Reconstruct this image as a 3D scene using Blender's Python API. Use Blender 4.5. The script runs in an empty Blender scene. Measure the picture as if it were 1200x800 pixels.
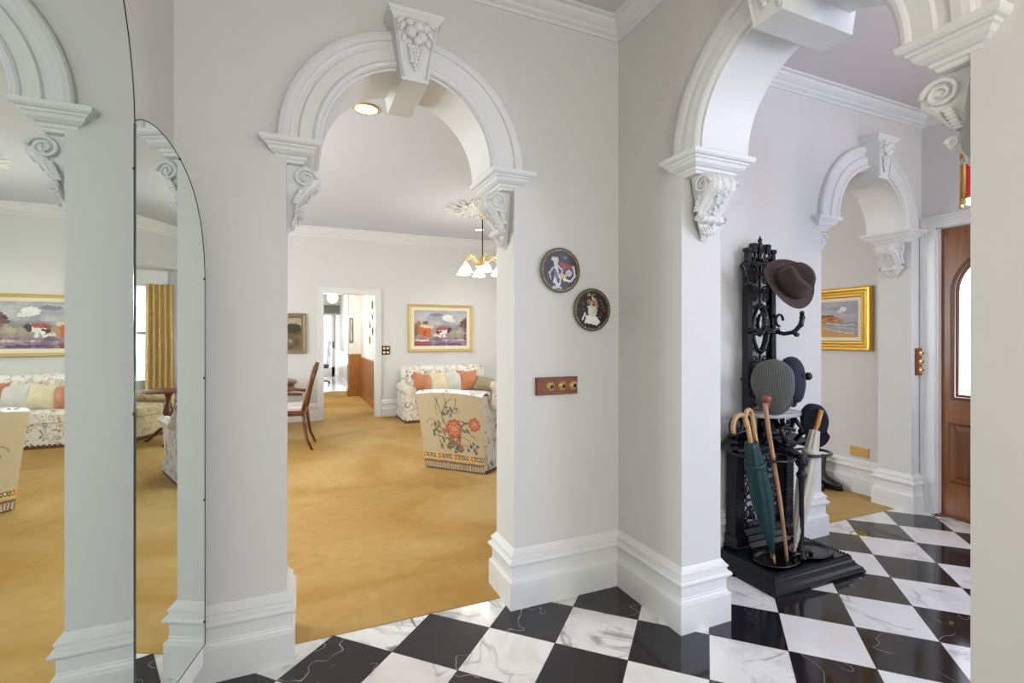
import bpy, math, random
from math import sin, cos, pi, radians, sqrt, atan2, hypot, floor as ffloor
from mathutils import Vector, Matrix
random.seed(7)
C = bpy.context.scene.collection

# ------------------------------------------------------------------ mesh helpers
class MB:
    """collects geometry for ONE mesh object"""
    def __init__(s): s.v=[]; s.f=[]; s.m=[]; s.sm=[]; s.col=None
    def add(s, vs, fs, mi=0, smooth=False):
        b=len(s.v); s.v+= [tuple(q) for q in vs]
        for f in fs: s.f.append([b+i for i in f]); s.m.append(mi); s.sm.append(smooth)
        return s
    def box(s, x0,x1,y0,y1,z0,z1, mi=0, bev=0):
        if bev<=0:
            vs=[(x,y,z) for z in (z0,z1) for y in (y0,y1) for x in (x0,x1)]
            return s.add(vs,[(0,2,3,1),(4,5,7,6),(0,1,5,4),(2,6,7,3),(0,4,6,2),(1,3,7,5)],mi)
        b=min(bev,(x1-x0)*.49,(y1-y0)*.49,(z1-z0)*.49)
        lv=[(z0,b),(z0+b*.3,b*.3),(z0+b,0),(z1-b,0),(z1-b*.3,b*.3),(z1,b)]
        return s.rects([(z,x0+i,x1-i,y0+i,y1-i) for z,i in lv],mi,corner=b)
    def rects(s, lv, mi=0, corner=0, smooth=False):
        rings=[]
        for z,x0,x1,y0,y1 in lv:
            if corner:
                c=corner*.6
                rings.append([(x0+c,y0,z),(x1-c,y0,z),(x1,y0+c,z),(x1,y1-c,z),(x1-c,y1,z),(x0+c,y1,z),(x0,y1-c,z),(x0,y0+c,z)])
            else: rings.append([(x0,y0,z),(x1,y0,z),(x1,y1,z),(x0,y1,z)])
        return s.loft(rings,mi,smooth=smooth)
    def loft(s, rings, mi=0, closed=True, caps=True, smooth=False, loop=False):
        n=len(rings[0]); vs=[p for r in rings for p in r]; fs=[]
        R=len(rings)
        for i in range(R if loop else R-1):
            a=i*n; b=((i+1)%R)*n
            for j in range(n if closed else n-1):
                k=(j+1)%n; fs.append((a+j,a+k,b+k,b+j))
        s.add(vs,fs,mi,smooth)
        if caps and not loop and closed:
            b=len(s.v)-len(vs)
            s.f.append([b+i for i in range(n)][::-1]); s.m.append(mi); s.sm.append(False)
            s.f.append([b+(R-1)*n+i for i in range(n)]); s.m.append(mi); s.sm.append(False)
        return s
    def prism(s, poly, axis, a0, a1, mi=0):
        """poly 2D list; axis 0,1,2 extrude axis"""
        def mk(p,a):
            q=list(p); q.insert(axis,a); return tuple(q)
        return s.loft([[mk(p,a0) for p in poly],[mk(p,a1) for p in poly]],mi)
    def lathe(s, prof, c=(0,0,0), n=24, mi=0, sx=1, sy=1, smooth=True, fl=None, M=None):
        rings=[]
        for r,z in prof:
            ring=[]
            for i in range(n):
                a=2*pi*i/n; rr=max(r,1e-5)*(fl(a,z) if fl else 1)
                p=Vector((rr*cos(a)*sx, rr*sin(a)*sy, z))
                if M: p=M@p
                ring.append((p[0]+c[0],p[1]+c[1],p[2]+c[2]))
            rings.append(ring)
        return s.loft(rings,mi,smooth=smooth)
    def sph(s, c, r, n=12, mi=0, M=None):
        rx,ry,rz = r if isinstance(r,(tuple,list)) else (r,r,r)
        k=max(4,n//2)
        rings=[]
        for i in range(k+1):
            t=-pi/2+pi*i/k
            ring=[]
            for j in range(n):
                a=2*pi*j/n; p=Vector((rx*max(cos(t),1e-4)*cos(a), ry*max(cos(t),1e-4)*sin(a), rz*sin(t)))
                if M: p=M@p
                ring.append((p[0]+c[0],p[1]+c[1],p[2]+c[2]))
            rings.append(ring)
        return s.loft(rings,mi,smooth=True)
    def tube(s, pts, r, n=8, mi=0, sq=(1,1), smooth=True):
        P=[Vector(p) for p in pts]; R=r if isinstance(r,(list,tuple)) else [r]*len(P)
        up=None; rings=[]
        for i,p in enumerate(P):
            t=(P[min(i+1,len(P)-1)]-P[max(i-1,0)])
            if t.length<1e-9: t=Vector((0,0,1))
            t.normalize()
            if up is None:
                up=Vector((0,0,1)) if abs(t.z)<.9 else Vector((0,1,0))
            a=t.cross(up)
            if a.length<1e-6: a=t.cross(Vector((1,0,0)))
            a.normalize(); b=a.cross(t).normalized(); up=b
            rings.append([tuple(p+(a*cos(2*pi*j/n)*sq[0]+b*sin(2*pi*j/n)*sq[1])*R[i]) for j in range(n)])
        return s.loft(rings,mi,smooth=smooth)
    def grid(s, nx, ny, fn, mi=0, smooth=True, colfn=None):
        b=len(s.v)
        vs=[fn(i/nx,j/ny) for j in range(ny+1) for i in range(nx+1)]
        fs=[(j*(nx+1)+i,j*(nx+1)+i+1,(j+1)*(nx+1)+i+1,(j+1)*(nx+1)+i) for j in range(ny) for i in range(nx)]
        s.add(vs,fs,mi,smooth)
        if colfn:
            if s.col is None: s.col={}
            k=b
            for j in range(ny+1):
                for i in range(nx+1): s.col[k]=colfn(i/nx,j/ny); k+=1
        return s
    def xf(s, M, start=0):
        for i in range(start,len(s.v)): s.v[i]=tuple(M@Vector(s.v[i]))
        return s
    def build(s, name, mat, parent=None, **kw):
        import bmesh
        me=bpy.data.meshes.new(name)
        me.from_pydata(s.v,[],s.f)
        mats=mat if isinstance(mat,(list,tuple)) else [mat]
        for m in mats: me.materials.append(m)
        me.polygons.foreach_set('material_index',s.m)
        me.polygons.foreach_set('use_smooth',s.sm)
        if s.col is not None:
            ca=me.color_attributes.new('Col','FLOAT_COLOR','POINT')
            for k,c in s.col.items(): ca.data[k].color=(c[0],c[1],c[2],1)
        bm=bmesh.new(); bm.from_mesh(me)
        bmesh.ops.recalc_face_normals(bm,faces=bm.faces)
        bm.to_mesh(me); bm.free()
        o=bpy.data.objects.new(name,me); C.objects.link(o)
        if parent: o.parent=parent
        for k,v in kw.items(): o[k]=v
        return o

def thing(name, label, cat, loc=(0,0,0), rotz=0, group=None, kind=None):
    o=bpy.data.objects.new(name,None); C.objects.link(o)
    o.empty_display_size=.1
    o.location=loc; o.rotation_euler=(0,0,rotz)
    if label: o['label']=label
    if cat: o['category']=cat
    if group: o['group']=group
    if kind: o['kind']=kind
    return o
def struct_root(name, loc=(0,0,0), rotz=0):
    return thing(name,None,None,loc,rotz,kind='structure')
def tag(o,label,cat,group=None):
    o['label']=label; o['category']=cat
    if group: o['group']=group
    return o
def S(mb,name,mat,parent=None):
    o=mb.build(name,mat,parent)
    if not parent: o['kind']='structure'
    return o
def frame_M(axis_z, up=(0,0,1), loc=(0,0,0)):
    z=Vector(axis_z).normalized(); x=Vector(up).cross(z)
    if x.length<1e-5: x=Vector((1,0,0))
    x.normalize(); y=z.cross(x)
    M=Matrix((x,y,z)).transposed().to_4x4(); M.translation=Vector(loc); return M

# ------------------------------------------------------------------ materials
def lin(c):
    return tuple(((v/255)/12.92 if v/255<=.04045 else (((v/255)+.055)/1.055)**2.4) for v in c)
def newmat(name):
    m=bpy.data.materials.new(name); m.use_nodes=True
    nt=m.node_tree; b=nt.nodes['Principled BSDF']; return m,nt,b
def pm(name,rgb,rough=.5,metal=0,spec=.5,noise=0,nscale=8,bump=0,bscale=60,coat=0,sheen=0,srgb=True,emit=None,estr=1,trans=0):
    m,nt,b=newmat(name)
    c=lin(rgb) if srgb else rgb
    b.inputs['Base Color'].default_value=(*c,1); b.inputs['Roughness'].default_value=rough
    b.inputs['Metallic'].default_value=metal; b.inputs['Specular IOR Level'].default_value=spec
    b.inputs['Coat Weight'].default_value=coat; b.inputs['Coat Roughness'].default_value=.08
    if sheen: b.inputs['Sheen Weight'].default_value=sheen
    if trans: b.inputs['Transmission Weight'].default_value=trans
    if emit: b.inputs['Emission Color'].default_value=(*lin(emit),1); b.inputs['Emission Strength'].default_value=estr
    tc=nt.nodes.new('ShaderNodeTexCoord')
    if noise:
        n=nt.nodes.new('ShaderNodeTexNoise'); n.inputs['Scale'].default_value=nscale; n.inputs['Detail'].default_value=5
        nt.links.new(tc.outputs['Object'],n.inputs['Vector'])
        mx=nt.nodes.new('ShaderNodeMixRGB'); mx.blend_type='MULTIPLY'; mx.inputs[1].default_value=(*c,1)
        r=nt.nodes.new('ShaderNodeValToRGB'); r.color_ramp.elements[0].position=.3; r.color_ramp.elements[1].position=.7
        r.color_ramp.elements[0].color=(1-noise,1-noise,1-noise,1); r.color_ramp.elements[1].color=(1,1,1,1)
        nt.links.new(n.outputs['Fac'],r.inputs[0]); nt.links.new(r.outputs[0],mx.inputs[2]); mx.inputs[0].default_value=1
        nt.links.new(mx.outputs[0],b.inputs['Base Color'])
    if bump:
        n2=nt.nodes.new('ShaderNodeTexNoise'); n2.inputs['Scale'].default_value=bscale; n2.inputs['Detail'].default_value=3
        nt.links.new(tc.outputs['Object'],n2.inputs['Vector'])
        bp=nt.nodes.new('ShaderNodeBump'); bp.inputs['Strength'].default_value=bump; bp.inputs['Distance'].default_value=.01
        nt.links.new(n2.outputs['Fac'],bp.inputs['Height']); nt.links.new(bp.outputs[0],b.inputs['Normal'])
    return m
def wood(name,dark,light,rough=.35,scale=6,axis='Z',coat=.2):
    m,nt,b=newmat(name); N=nt.nodes; L=nt.links
    tc=N.new('ShaderNodeTexCoord'); mp=N.new('ShaderNodeMapping')
    sc={'X':(.08,1,1),'Y':(1,.08,1),'Z':(1,1,.08)}[axis]; mp.inputs['Scale'].default_value=sc
    n=N.new('ShaderNodeTexNoise'); n.inputs['Scale'].default_value=scale*6; n.inputs['Detail'].default_value=6; n.inputs['Distortion'].default_value=.6
    r=N.new('ShaderNodeValToRGB'); r.color_ramp.elements[0].position=.35; r.color_ramp.elements[1].position=.65
    r.color_ramp.elements[0].color=(*lin(dark),1); r.color_ramp.elements[1].color=(*lin(light),1)
    L.new(tc.outputs['Object'],mp.inputs[0]); L.new(mp.outputs[0],n.inputs['Vector']); L.new(n.outputs['Fac'],r.inputs[0]); L.new(r.outputs[0],b.inputs['Base Color'])
    b.inputs['Roughness'].default_value=rough; b.inputs['Coat Weight'].default_value=coat; b.inputs['Coat Roughness'].default_value=.15
    return m
def attr_mat(name,rough=.7,noise=.12,coat=0,nscale=40,metal=0):
    m,nt,b=newmat(name); N=nt.nodes; L=nt.links
    a=N.new('ShaderNodeAttribute'); a.attribute_name='Col'
    tc=N.new('ShaderNodeTexCoord'); n=N.new('ShaderNodeTexNoise'); n.inputs['Scale'].default_value=nscale; n.inputs['Detail'].default_value=4
    L.new(tc.outputs['Object'],n.inputs['Vector'])
    r=N.new('ShaderNodeValToRGB'); r.color_ramp.elements[0].position=.3; r.color_ramp.elements[1].position=.7
    r.color_ramp.elements[0].color=(1-noise,)*3+(1,); r.color_ramp.elements[1].color=(1,1,1,1)
    mx=N.new('ShaderNodeMixRGB'); mx.blend_type='MULTIPLY'; mx.inputs[0].default_value=1
    L.new(n.outputs['Fac'],r.inputs[0]); L.new(a.outputs['Color'],mx.inputs[1]); L.new(r.outputs[0],mx.inputs[2]); L.new(mx.outputs[0],b.inputs['Base Color'])
    b.inputs['Roughness'].default_value=rough; b.inputs['Coat Weight'].default_value=coat; b.inputs['Metallic'].default_value=metal
    return m
def floral(name,bg,scale=5,seed=0,density=.62):
    """cream chintz with scattered rust, olive and slate blossoms joined by thin stems"""
    m,nt,b=newmat(name); N=nt.nodes; L=nt.links
    tc=N.new('ShaderNodeTexCoord'); mp=N.new('ShaderNodeMapping'); mp.inputs['Location'].default_value=(seed*3.1,seed*1.7,seed)
    L.new(tc.outputs['Object'],mp.inputs[0])
    nz=N.new('ShaderNodeTexNoise'); nz.inputs['Scale'].default_value=scale*2.2; nz.inputs['Detail'].default_value=2
    L.new(mp.outputs[0],nz.inputs['Vector'])
    add=N.new('ShaderNodeMixRGB'); add.blend_type='LINEAR_LIGHT'; add.inputs[0].default_value=.09
    L.new(mp.outputs[0],add.inputs[1]); L.new(nz.outputs['Color'],add.inputs[2])
    def vor(sc,feat='F1'):
        v=N.new('ShaderNodeTexVoronoi'); v.inputs['Scale'].default_value=sc; v.feature=feat
        L.new(add.outputs[0],v.inputs['Vector']); return v
    v1=vor(scale); v2=vor(scale*2.6); ve=vor(scale*.9,'DISTANCE_TO_EDGE')
    def ramp(inp,st,const=False):
        r=N.new('ShaderNodeValToRGB'); e=r.color_ramp.elements
        while len(e)<len(st): e.new(.5)
        for q,(p,c) in zip(e,st): q.position=p; q.color=(*c,1)
        if const: r.color_ramp.interpolation='CONSTANT'
        L.new(inp,r.inputs[0]); return r
    sep=N.new('ShaderNodeSeparateColor'); L.new(v1.outputs['Color'],sep.inputs[0])
    sep2=N.new('ShaderNodeSeparateColor'); L.new(v2.outputs['Color'],sep2.inputs[0])
    rust,oliv,slate,pink,cream=lin((188,82,48)),lin((105,104,62)),lin((75,80,100)),lin((196,120,100)),lin(bg)
    c1=ramp(sep.outputs[0],[(0,rust),(.35,oliv),(.55,pink),(.75,slate)],True)
    c2=ramp(sep2.outputs[0],[(0,oliv),(.4,slate),(.6,rust),(.8,oliv)],True)
    def mask(out,a): return ramp(out,[(a,(1,1,1)),(a+.03,(0,0,0))])
    def mul(a,bv):
        mm=N.new('ShaderNodeMath'); mm.operation='MULTIPLY'; L.new(a,mm.inputs[0])
        if isinstance(bv,float): mm.inputs[1].default_value=bv
        else: L.new(bv,mm.inputs[1])
        return mm.outputs[0]
    m1=mask(v1.outputs['Distance'],.27); m2=mask(v2.outputs['Distance'],.25); me=mask(ve.outputs['Distance'],.012)
    g2=ramp(sep2.outputs[1],[(0,(0,0,0)),(1-density,(1,1,1))],True); g1=ramp(sep.outputs[1],[(0,(0,0,0)),(.42,(1,1,1))],True)
    def mix(fac,a,bb):
        x=N.new('ShaderNodeMixRGB'); L.new(fac,x.inputs[0])
        if isinstance(a,tuple): x.inputs[1].default_value=(*a,1)
        else: L.new(a,x.inputs[1])
        if isinstance(bb,tuple): x.inputs[2].default_value=(*bb,1)
        else: L.new(bb,x.inputs[2])
        return x.outputs[0]
    o=mix(mul(me.outputs[0],.5),cream,oliv)
    o=mix(mul(mul(m2.outputs[0],g2.outputs[0]),.75),o,c2.outputs[0])
    o=mix(mul(mul(m1.outputs[0],g1.outputs[0]),.8),o,c1.outputs[0])
    L.new(o,b.inputs['Base Color']); b.inputs['Roughness'].default_value=.85; b.inputs['Sheen Weight'].default_value=.15
    return m

def marble_floor():
    m,nt,b=newmat('checker_marble'); N=nt.nodes; L=nt.links
    geo=N.new('ShaderNodeNewGeometry'); mp=N.new('ShaderNodeMapping'); mp.vector_type='POINT'
    s=.305
    # u=(x+y)/r2 , v=(x-y)/r2 ; mapping rotate by -45: x'=(x+y)/r2 ; y'=(-x+y)/r2=-v
    mp.inputs['Rotation'].default_value=(0,0,-pi/4); mp.inputs['Scale'].default_value=(1/s,1/s,1/s)
    mp.inputs['Location'].default_value=(-1.713/s, -(1.212)/s, 0)
    L.new(geo.outputs['Position'],mp.inputs[0])
    sep=N.new('ShaderNodeSeparateXYZ'); L.new(mp.outputs[0],sep.inputs[0])
    def M(op,a,bv=None,cv=None):
        x=N.new('ShaderNodeMath'); x.operation=op
        for i,q in enumerate((a,bv,cv)):
            if q is None: continue
            if isinstance(q,(int,float)): x.inputs[i].default_value=q
            else: L.new(q,x.inputs[i])
        return x.outputs[0]
    fx=M('FLOOR',sep.outputs[0]); fy=M('FLOOR',sep.outputs[1])
    par=M('FLOORED_MODULO',M('ADD',M('ADD',fx,fy),1),2)      # alternate squares
    cid=N.new('ShaderNodeCombineXYZ'); L.new(fx,cid.inputs[0]); L.new(fy,cid.inputs[1])
    wn=N.new('ShaderNodeTexWhiteNoise'); wn.noise_dimensions='3D'; L.new(cid.outputs[0],wn.inputs['Vector'])
    off=N.new('ShaderNodeVectorMath'); off.operation='MULTIPLY_ADD'; L.new(wn.outputs['Color'],off.inputs[0]); off.inputs[1].default_value=(30,30,30); L.new(geo.outputs['Position'],off.inputs[2])
    def vein(scale,dist,width,det=6):
        n=N.new('ShaderNodeTexNoise'); n.inputs['Scale'].default_value=scale; n.inputs['Detail'].default_value=det; n.inputs['Distortion'].default_value=dist; n.inputs['Roughness'].default_value=.55
        L.new(off.outputs[0],n.inputs['Vector'])
        a=M('ABSOLUTE',M('SUBTRACT',n.outputs['Fac'],.5))
        r=N.new('ShaderNodeMapRange'); r.inputs['From Min'].default_value=0; r.inputs['From Max'].default_value=width; r.inputs['To Min'].default_value=1; r.inputs['To Max'].default_value=0
        L.new(a,r.inputs['Value']); return r.outputs[0], n.outputs['Fac']
    v1,f1=vein(1.5,.9,.013,3.5); v2,f2=vein(4.5,.6,.010,5); v3,f3=vein(2.2,1.2,.07,6)
    wsep=N.new('ShaderNodeSeparateColor'); L.new(wn.outputs['Color'],wsep.inputs[0])
    tilestr=M('POWER',wsep.outputs[2],1.2)
    big=N.new('ShaderNodeTexNoise'); big.inputs['Scale'].default_value=5; big.inputs['Detail'].default_value=2; L.new(off.outputs[0],big.inputs['Vector'])
    patch=N.new('ShaderNodeMapRange'); patch.inputs['From Min'].default_value=.42; patch.inputs['From Max'].default_value=.56; L.new(big.outputs['Fac'],patch.inputs['Value'])
    wv=M('MINIMUM',M('MULTIPLY',M('ADD',M('MULTIPLY',M('MULTIPLY',v1,patch.outputs[0]),1.5),M('MULTIPLY',M('MULTIPLY',v2,patch.outputs[0]),.6)),tilestr),.85)
    wv2=M('MULTIPLY',M('MULTIPLY',M('MULTIPLY',v3,patch.outputs[0]),tilestr),.55)
    def mix(fac,a,bb):
        x=N.new('ShaderNodeMixRGB')
        if isinstance(fac,(int,float)): x.inputs[0].default_value=fac
        else: L.new(fac,x.inputs[0])
        for i,q in ((1,a),(2,bb)):
            if isinstance(q,tuple): x.inputs[i].default_value=(*q,1)
            else: L.new(q,x.inputs[i])
        return x.outputs[0]
    white=mix(wv,mix(wv2,lin((232,231,226)),lin((140,136,128))),lin((104,98,90)))
    fl=N.new('ShaderNodeTexNoise'); fl.inputs['Scale'].default_value=26; fl.inputs['Detail'].default_value=8; fl.inputs['Roughness'].default_value=.75; L.new(off.outputs[0],fl.inputs['Vector'])
    sp=N.new('ShaderNodeMapRange'); sp.inputs['From Min'].default_value=.66; sp.inputs['From Max'].default_value=.74; L.new(fl.outputs['Fac'],sp.inputs['Value'])
    v4,f4=vein(2.0,.25,.0024,3)
    bv=M('MINIMUM',M('ADD',M('MULTIPLY',M('MULTIPLY',v4,patch.outputs[0]),.8),M('MULTIPLY',sp.outputs[0],.5)),.85)
    black=mix(bv,lin((33,30,33)),lin((200,196,190)))
    col=mix(par,black,white)
    # joints
    def edge(c):
        fr=M('FRACT',c); return M('MINIMUM',fr,M('SUBTRACT',1,fr))
    e=M('MINIMUM',edge(sep.outputs[0]),edge(sep.outputs[1])); g=M('LESS_THAN',e,.005)
    col=mix(g,col,lin((70,66,62)))
    L.new(col,b.inputs['Base Color']); b.inputs['Roughness'].default_value=.09; b.inputs['Specular IOR Level'].default_value=.55
    return m

wall_c=(212,211,206)
Mwall=pm('wall_paint',wall_c,.75,bump=.02,bscale=90)
Mwall2=pm('foyer_paint',(208,205,202),.75,bump=.02,bscale=90)
Mceil=pm('ceiling_paint',(206,200,196),.85)
Mceil2=pm('sitting_ceiling_paint',(204,208,216),.85)
Mtrim=pm('gloss_trim_paint',(224,224,221),.32)
Mplas=pm('plaster_white',(220,220,217),.5,bump=.15,bscale=50)
Mmarble=marble_floor()
def carpet_mat():
    m,nt,b=newmat('gold_carpet'); N=nt.nodes; L=nt.links
    tc=N.new('ShaderNodeNewGeometry')
    n=N.new('ShaderNodeTexNoise'); n.inputs['Scale'].default_value=.9; n.inputs['Detail'].default_value=4; n.inputs['Distortion'].default_value=.8; L.new(tc.outputs['Position'],n.inputs['Vector'])
    r=N.new('ShaderNodeValToRGB'); e=r.color_ramp.elements; e[0].position=.36; e[1].position=.64
    e[0].color=(*lin((168,128,56)),1); e[1].color=(*lin((192,160,100)),1)
    n2=N.new('ShaderNodeTexNoise'); n2.inputs['Scale'].default_value=14; n2.inputs['Detail'].default_value=6; L.new(tc.outputs['Position'],n2.inputs['Vector'])
    r2=N.new('ShaderNodeValToRGB'); r2.color_ramp.elements[0].position=.3; r2.color_ramp.elements[1].position=.7; r2.color_ramp.elements[0].color=(.88,.87,.85,1); r2.color_ramp.elements[1].color=(1,1,1,1)
    mx=N.new('ShaderNodeMixRGB'); mx.blend_type='MULTIPLY'; mx.inputs[0].default_value=1
    L.new(n.outputs['Fac'],r.inputs[0]); L.new(n2.outputs['Fac'],r2.inputs[0]); L.new(r.outputs[0],mx.inputs[1]); L.new(r2.outputs[0],mx.inputs[2]); L.new(mx.outputs[0],b.inputs['Base Color'])
    n3=N.new('ShaderNodeTexNoise'); n3.inputs['Scale'].default_value=260; L.new(tc.outputs['Position'],n3.inputs['Vector'])
    bp=N.new('ShaderNodeBump'); bp.inputs['Strength'].default_value=.35; bp.inputs['Distance'].default_value=.006; L.new(n3.outputs['Fac'],bp.inputs['Height']); L.new(bp.outputs[0],b.inputs['Normal'])
    b.inputs['Roughness'].default_value=.95; b.inputs['Sheen Weight'].default_value=.06; b.inputs['Specular IOR Level'].default_value=.15
    return m
Mcarpet=carpet_mat()
Mgold=pm('gilt',(214,170,78),.32,metal=.75,bump=.25,bscale=60)
Mgold2=pm('gilt_pale',(206,182,120),.45,metal=.4)
Mbrass=pm('brass',(214,184,112),.28,metal=.7)
Miron=pm('black_cast_iron',(7,7,11),.20,spec=.4,coat=.12,bump=.1,bscale=80)
Mmirror=pm('mirror_silver',(232,240,236),.0,metal=1)
Mmirror.node_tree.nodes['Principled BSDF'].inputs['Roughness'].default_value=0.004
Mglassedge=pm('green_glass_edge',(28,58,66),.08,spec=.8)
Mclip=pm('dark_metal_clip',(60,58,54),.35,metal=.7)
Mmahog=wood('mahogany',(70,28,14),(120,58,30),.3)
Mdoor=wood('door_timber',(116,62,14),(138,80,26),.38,scale=5)
Mdoor2=wood('door_timber_dark',(94,50,14),(118,68,22),.38,scale=5)
Mdado=wood('dado_timber',(142,88,38),(168,110,54),.4,scale=5)
Mswplate=wood('switch_timber',(110,52,24),(142,74,38),.4,axis='X')
Mchairw=wood('walnut',(74,36,18),(128,72,40),.3)
Mbamboo=wood('bamboo_cane',(166,124,74),(210,172,120),.4)
Mblack=pm('black_plastic',(18,18,18),.4)
Mwhite=pm('white_gloss',(238,238,234),.25)
Mmarbletop=pm('grey_white_marble',(186,186,180),.15,noise=.25,nscale=9)
Mfelt=pm('brown_felt',(74,58,54),.9,noise=.15,nscale=60,bump=.1,bscale=300,sheen=.1)
Mfeltband=pm('brown_band',(52,38,34),.7)
Mnavy=pm('navy_cloth',(25,26,50),.9,noise=.3,nscale=30,sheen=.06)
Mnavylin=pm('dark_lining',(22,24,32),.8)
Mgreen=pm('dark_green_nylon',(18,62,62),.5,noise=.25,nscale=20)
Mcreamu=pm('cream_nylon',(206,200,184),.55,noise=.15,nscale=18)
Mleather=pm('dark_brown_leather',(42,34,32),.35,noise=.2,nscale=20)
Mattr=attr_mat('painted_surface',.75)
Mattrgl=attr_mat('enamel_surface',.3,coat=.2,noise=.1)
Mfabattr=attr_mat('embroidered_cloth',.9,noise=.08,nscale=220)
Mfloral=floral('chintz',(232,226,212),5.5,1)
Mfloral2=floral('chintz_tan',(214,198,160),9,4,.8)
Mchairside=floral('chintz_side',(230,229,228),5,7,.5)
Mtan=pm('tan_linen',(205,187,150),.9,bump=.1,bscale=400)
Mtrimcord=pm('brown_braid',(120,84,60),.8,noise=.5,nscale=160)
def satin(n,c): return pm(n,c,.42,noise=.18,nscale=9,sheen=.6)
Morange=satin('orange_satin',(196,122,80)); Mcream=satin('cream_satin',(226,214,176)); Mpale=satin('pale_grey_satin',(216,212,200)); Mkhaki=satin('khaki_satin',(156,140,104))
Mseat=pm('pale_seat_cloth',(214,206,196),.85)
Mcurtain=satin('gold_curtain',(224,188,112))
Mglass=pm('clear_glass',(255,255,255),.02,trans=1)
Mtile2=pm('pale_grey_tile',(196,194,188),.15)
Mvent=pm('grey_grille',(138,140,142),.5)
Mlit=pm('lit_glass',(255,250,238),.3,emit=(255,246,226),estr=4.5)
Mlitsoft=pm('lit_opal_glass',(255,252,240),.3,emit=(250,255,232),estr=1.0)
Mlens=pm('lit_lens',(255,250,238),.3,emit=(255,244,214),estr=5)
Mday=pm('daylight_glass',(255,255,255),.3,emit=(232,240,255),estr=1.15)
Mredglass=pm('ruby_glass',(176,14,8),.08,spec=.8,emit=(190,22,10),estr=.35)
Mgarden=pm('garden_leaves',(120,140,100),.8,noise=.6,nscale=6)
# ------------------------------------------------------------------ room constants
YA, TA = 2.18, .23          # arch wall face, thickness
XB, TB = 1.56, .23
XL = -.425                  # left hall wall
XD = 4.30                   # outer wall (front door, painting, bay)
YF = 8.26                   # far wall of sitting room
HC, HL, HP = 2.935, 3.0, 2.6
A1, A2, A3, AR, ZS = .455, 1.197, 3.67, .5, 2.09

def wall_arches(axis, c0, c1, u0, u1, top, ops, name, mat):
    """wall slab between c0..c1 on the fixed axis; u runs along the wall; ops=(centre,halfwidth,spring z,arched)"""
    mb=MB()
    def P(u,c,z): return (u,c,z) if axis=='y' else (c,u,z)
    def slab(u,v,z0,z1):
        vs=[P(a,c,z) for z in (z0,z1) for c in (c0,c1) for a in (u,v)]
        mb.add(vs,[(0,2,3,1),(4,5,7,6),(0,1,5,4),(2,6,7,3),(0,4,6,2),(1,3,7,5)])
    cur=u0
    for uc,hw,zs,arched in ops:
        slab(cur,uc-hw,0,top)
        if arched:
            n=32; prev=None
            pts=[(uc-hw*cos(pi*i/n), zs+hw*sin(pi*i/n)) for i in range(n+1)]
            rings=[[P(u,c0,z),P(u,c1,z),P(u,c1,top),P(u,c0,top)] for u,z in pts]
            mb.loft(rings)
        else: slab(uc-hw,uc+hw,zs,top)
        cur=uc+hw
    slab(cur,u1,0,top)
    return S(mb,name,mat)

wall_arches('y',YA,YA+TA,-2.6,XD,HL,[(A1,AR,ZS,1),(A3,AR,ZS,1)],'wall_north',Mwall)
wall_arches('x',XB,XB+TB,-2.6,YA,HC,[(A2,.5125,ZS,1)],'wall_east',Mwall)
# hall left wall with mirror
S(MB().box(XL-.2,XL,-2.6,YA,0,HC),'wall_west',Mwall)
# sitting room walls
wall_arches('y',YF,YF+.14,-2.75,XD+1.2,HL,[(.7535,.3965,1.995,0)],'wall_far',Mwall)
lw=MB().box(-2.75,-2.6,YA,3.3,0,HL).box(-2.75,-2.6,7.2,YF,0,HL).box(-2.75,-2.6,3.3,7.2,0,.7).box(-2.75,-2.6,3.3,7.2,2.4,HL)  # unseen left wall, its opening added to let sky fill in
S(lw,'wall_garden',Mwall)
# outer wall: front door opening and bay opening
ow=MB().box(XD,XD+.2,-2.6,1.12,0,HL).box(XD,XD+.2,1.12,2.09,2.10,HL).box(XD,XD+.2,2.09,4.1,0,HL).box(XD,XD+.2,4.1,7.98,2.36,HL).box(XD,XD+.2,7.98,YF,0,HL)
S(ow,'wall_front',Mwall2)
# floors
S(MB().box(XL,XD,-2.6,YA+.1,-.08,0).box(A3-AR+.0,A3+AR,YA+.1,YA+.17,-.08,0),'floor_hall',Mmarble)
S(MB().box(-2.6,XD+1.0,YA+.1,YF+4.3,-.07,.004),'floor_carpet',Mcarpet)
S(MB().box(-1,2,YF+4.3,18,-.07,.002),'floor_passage',Mtile2)
# ceilings
S(MB().box(XL-.2,XD+.2,-2.6,YA,HC,HC+.1),'ceiling_hall',Mceil)
S(MB().box(-2.75,XD+.2,YA,YF+.14,HL,HL+.1),'ceiling_sitting',Mceil2)

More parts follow.
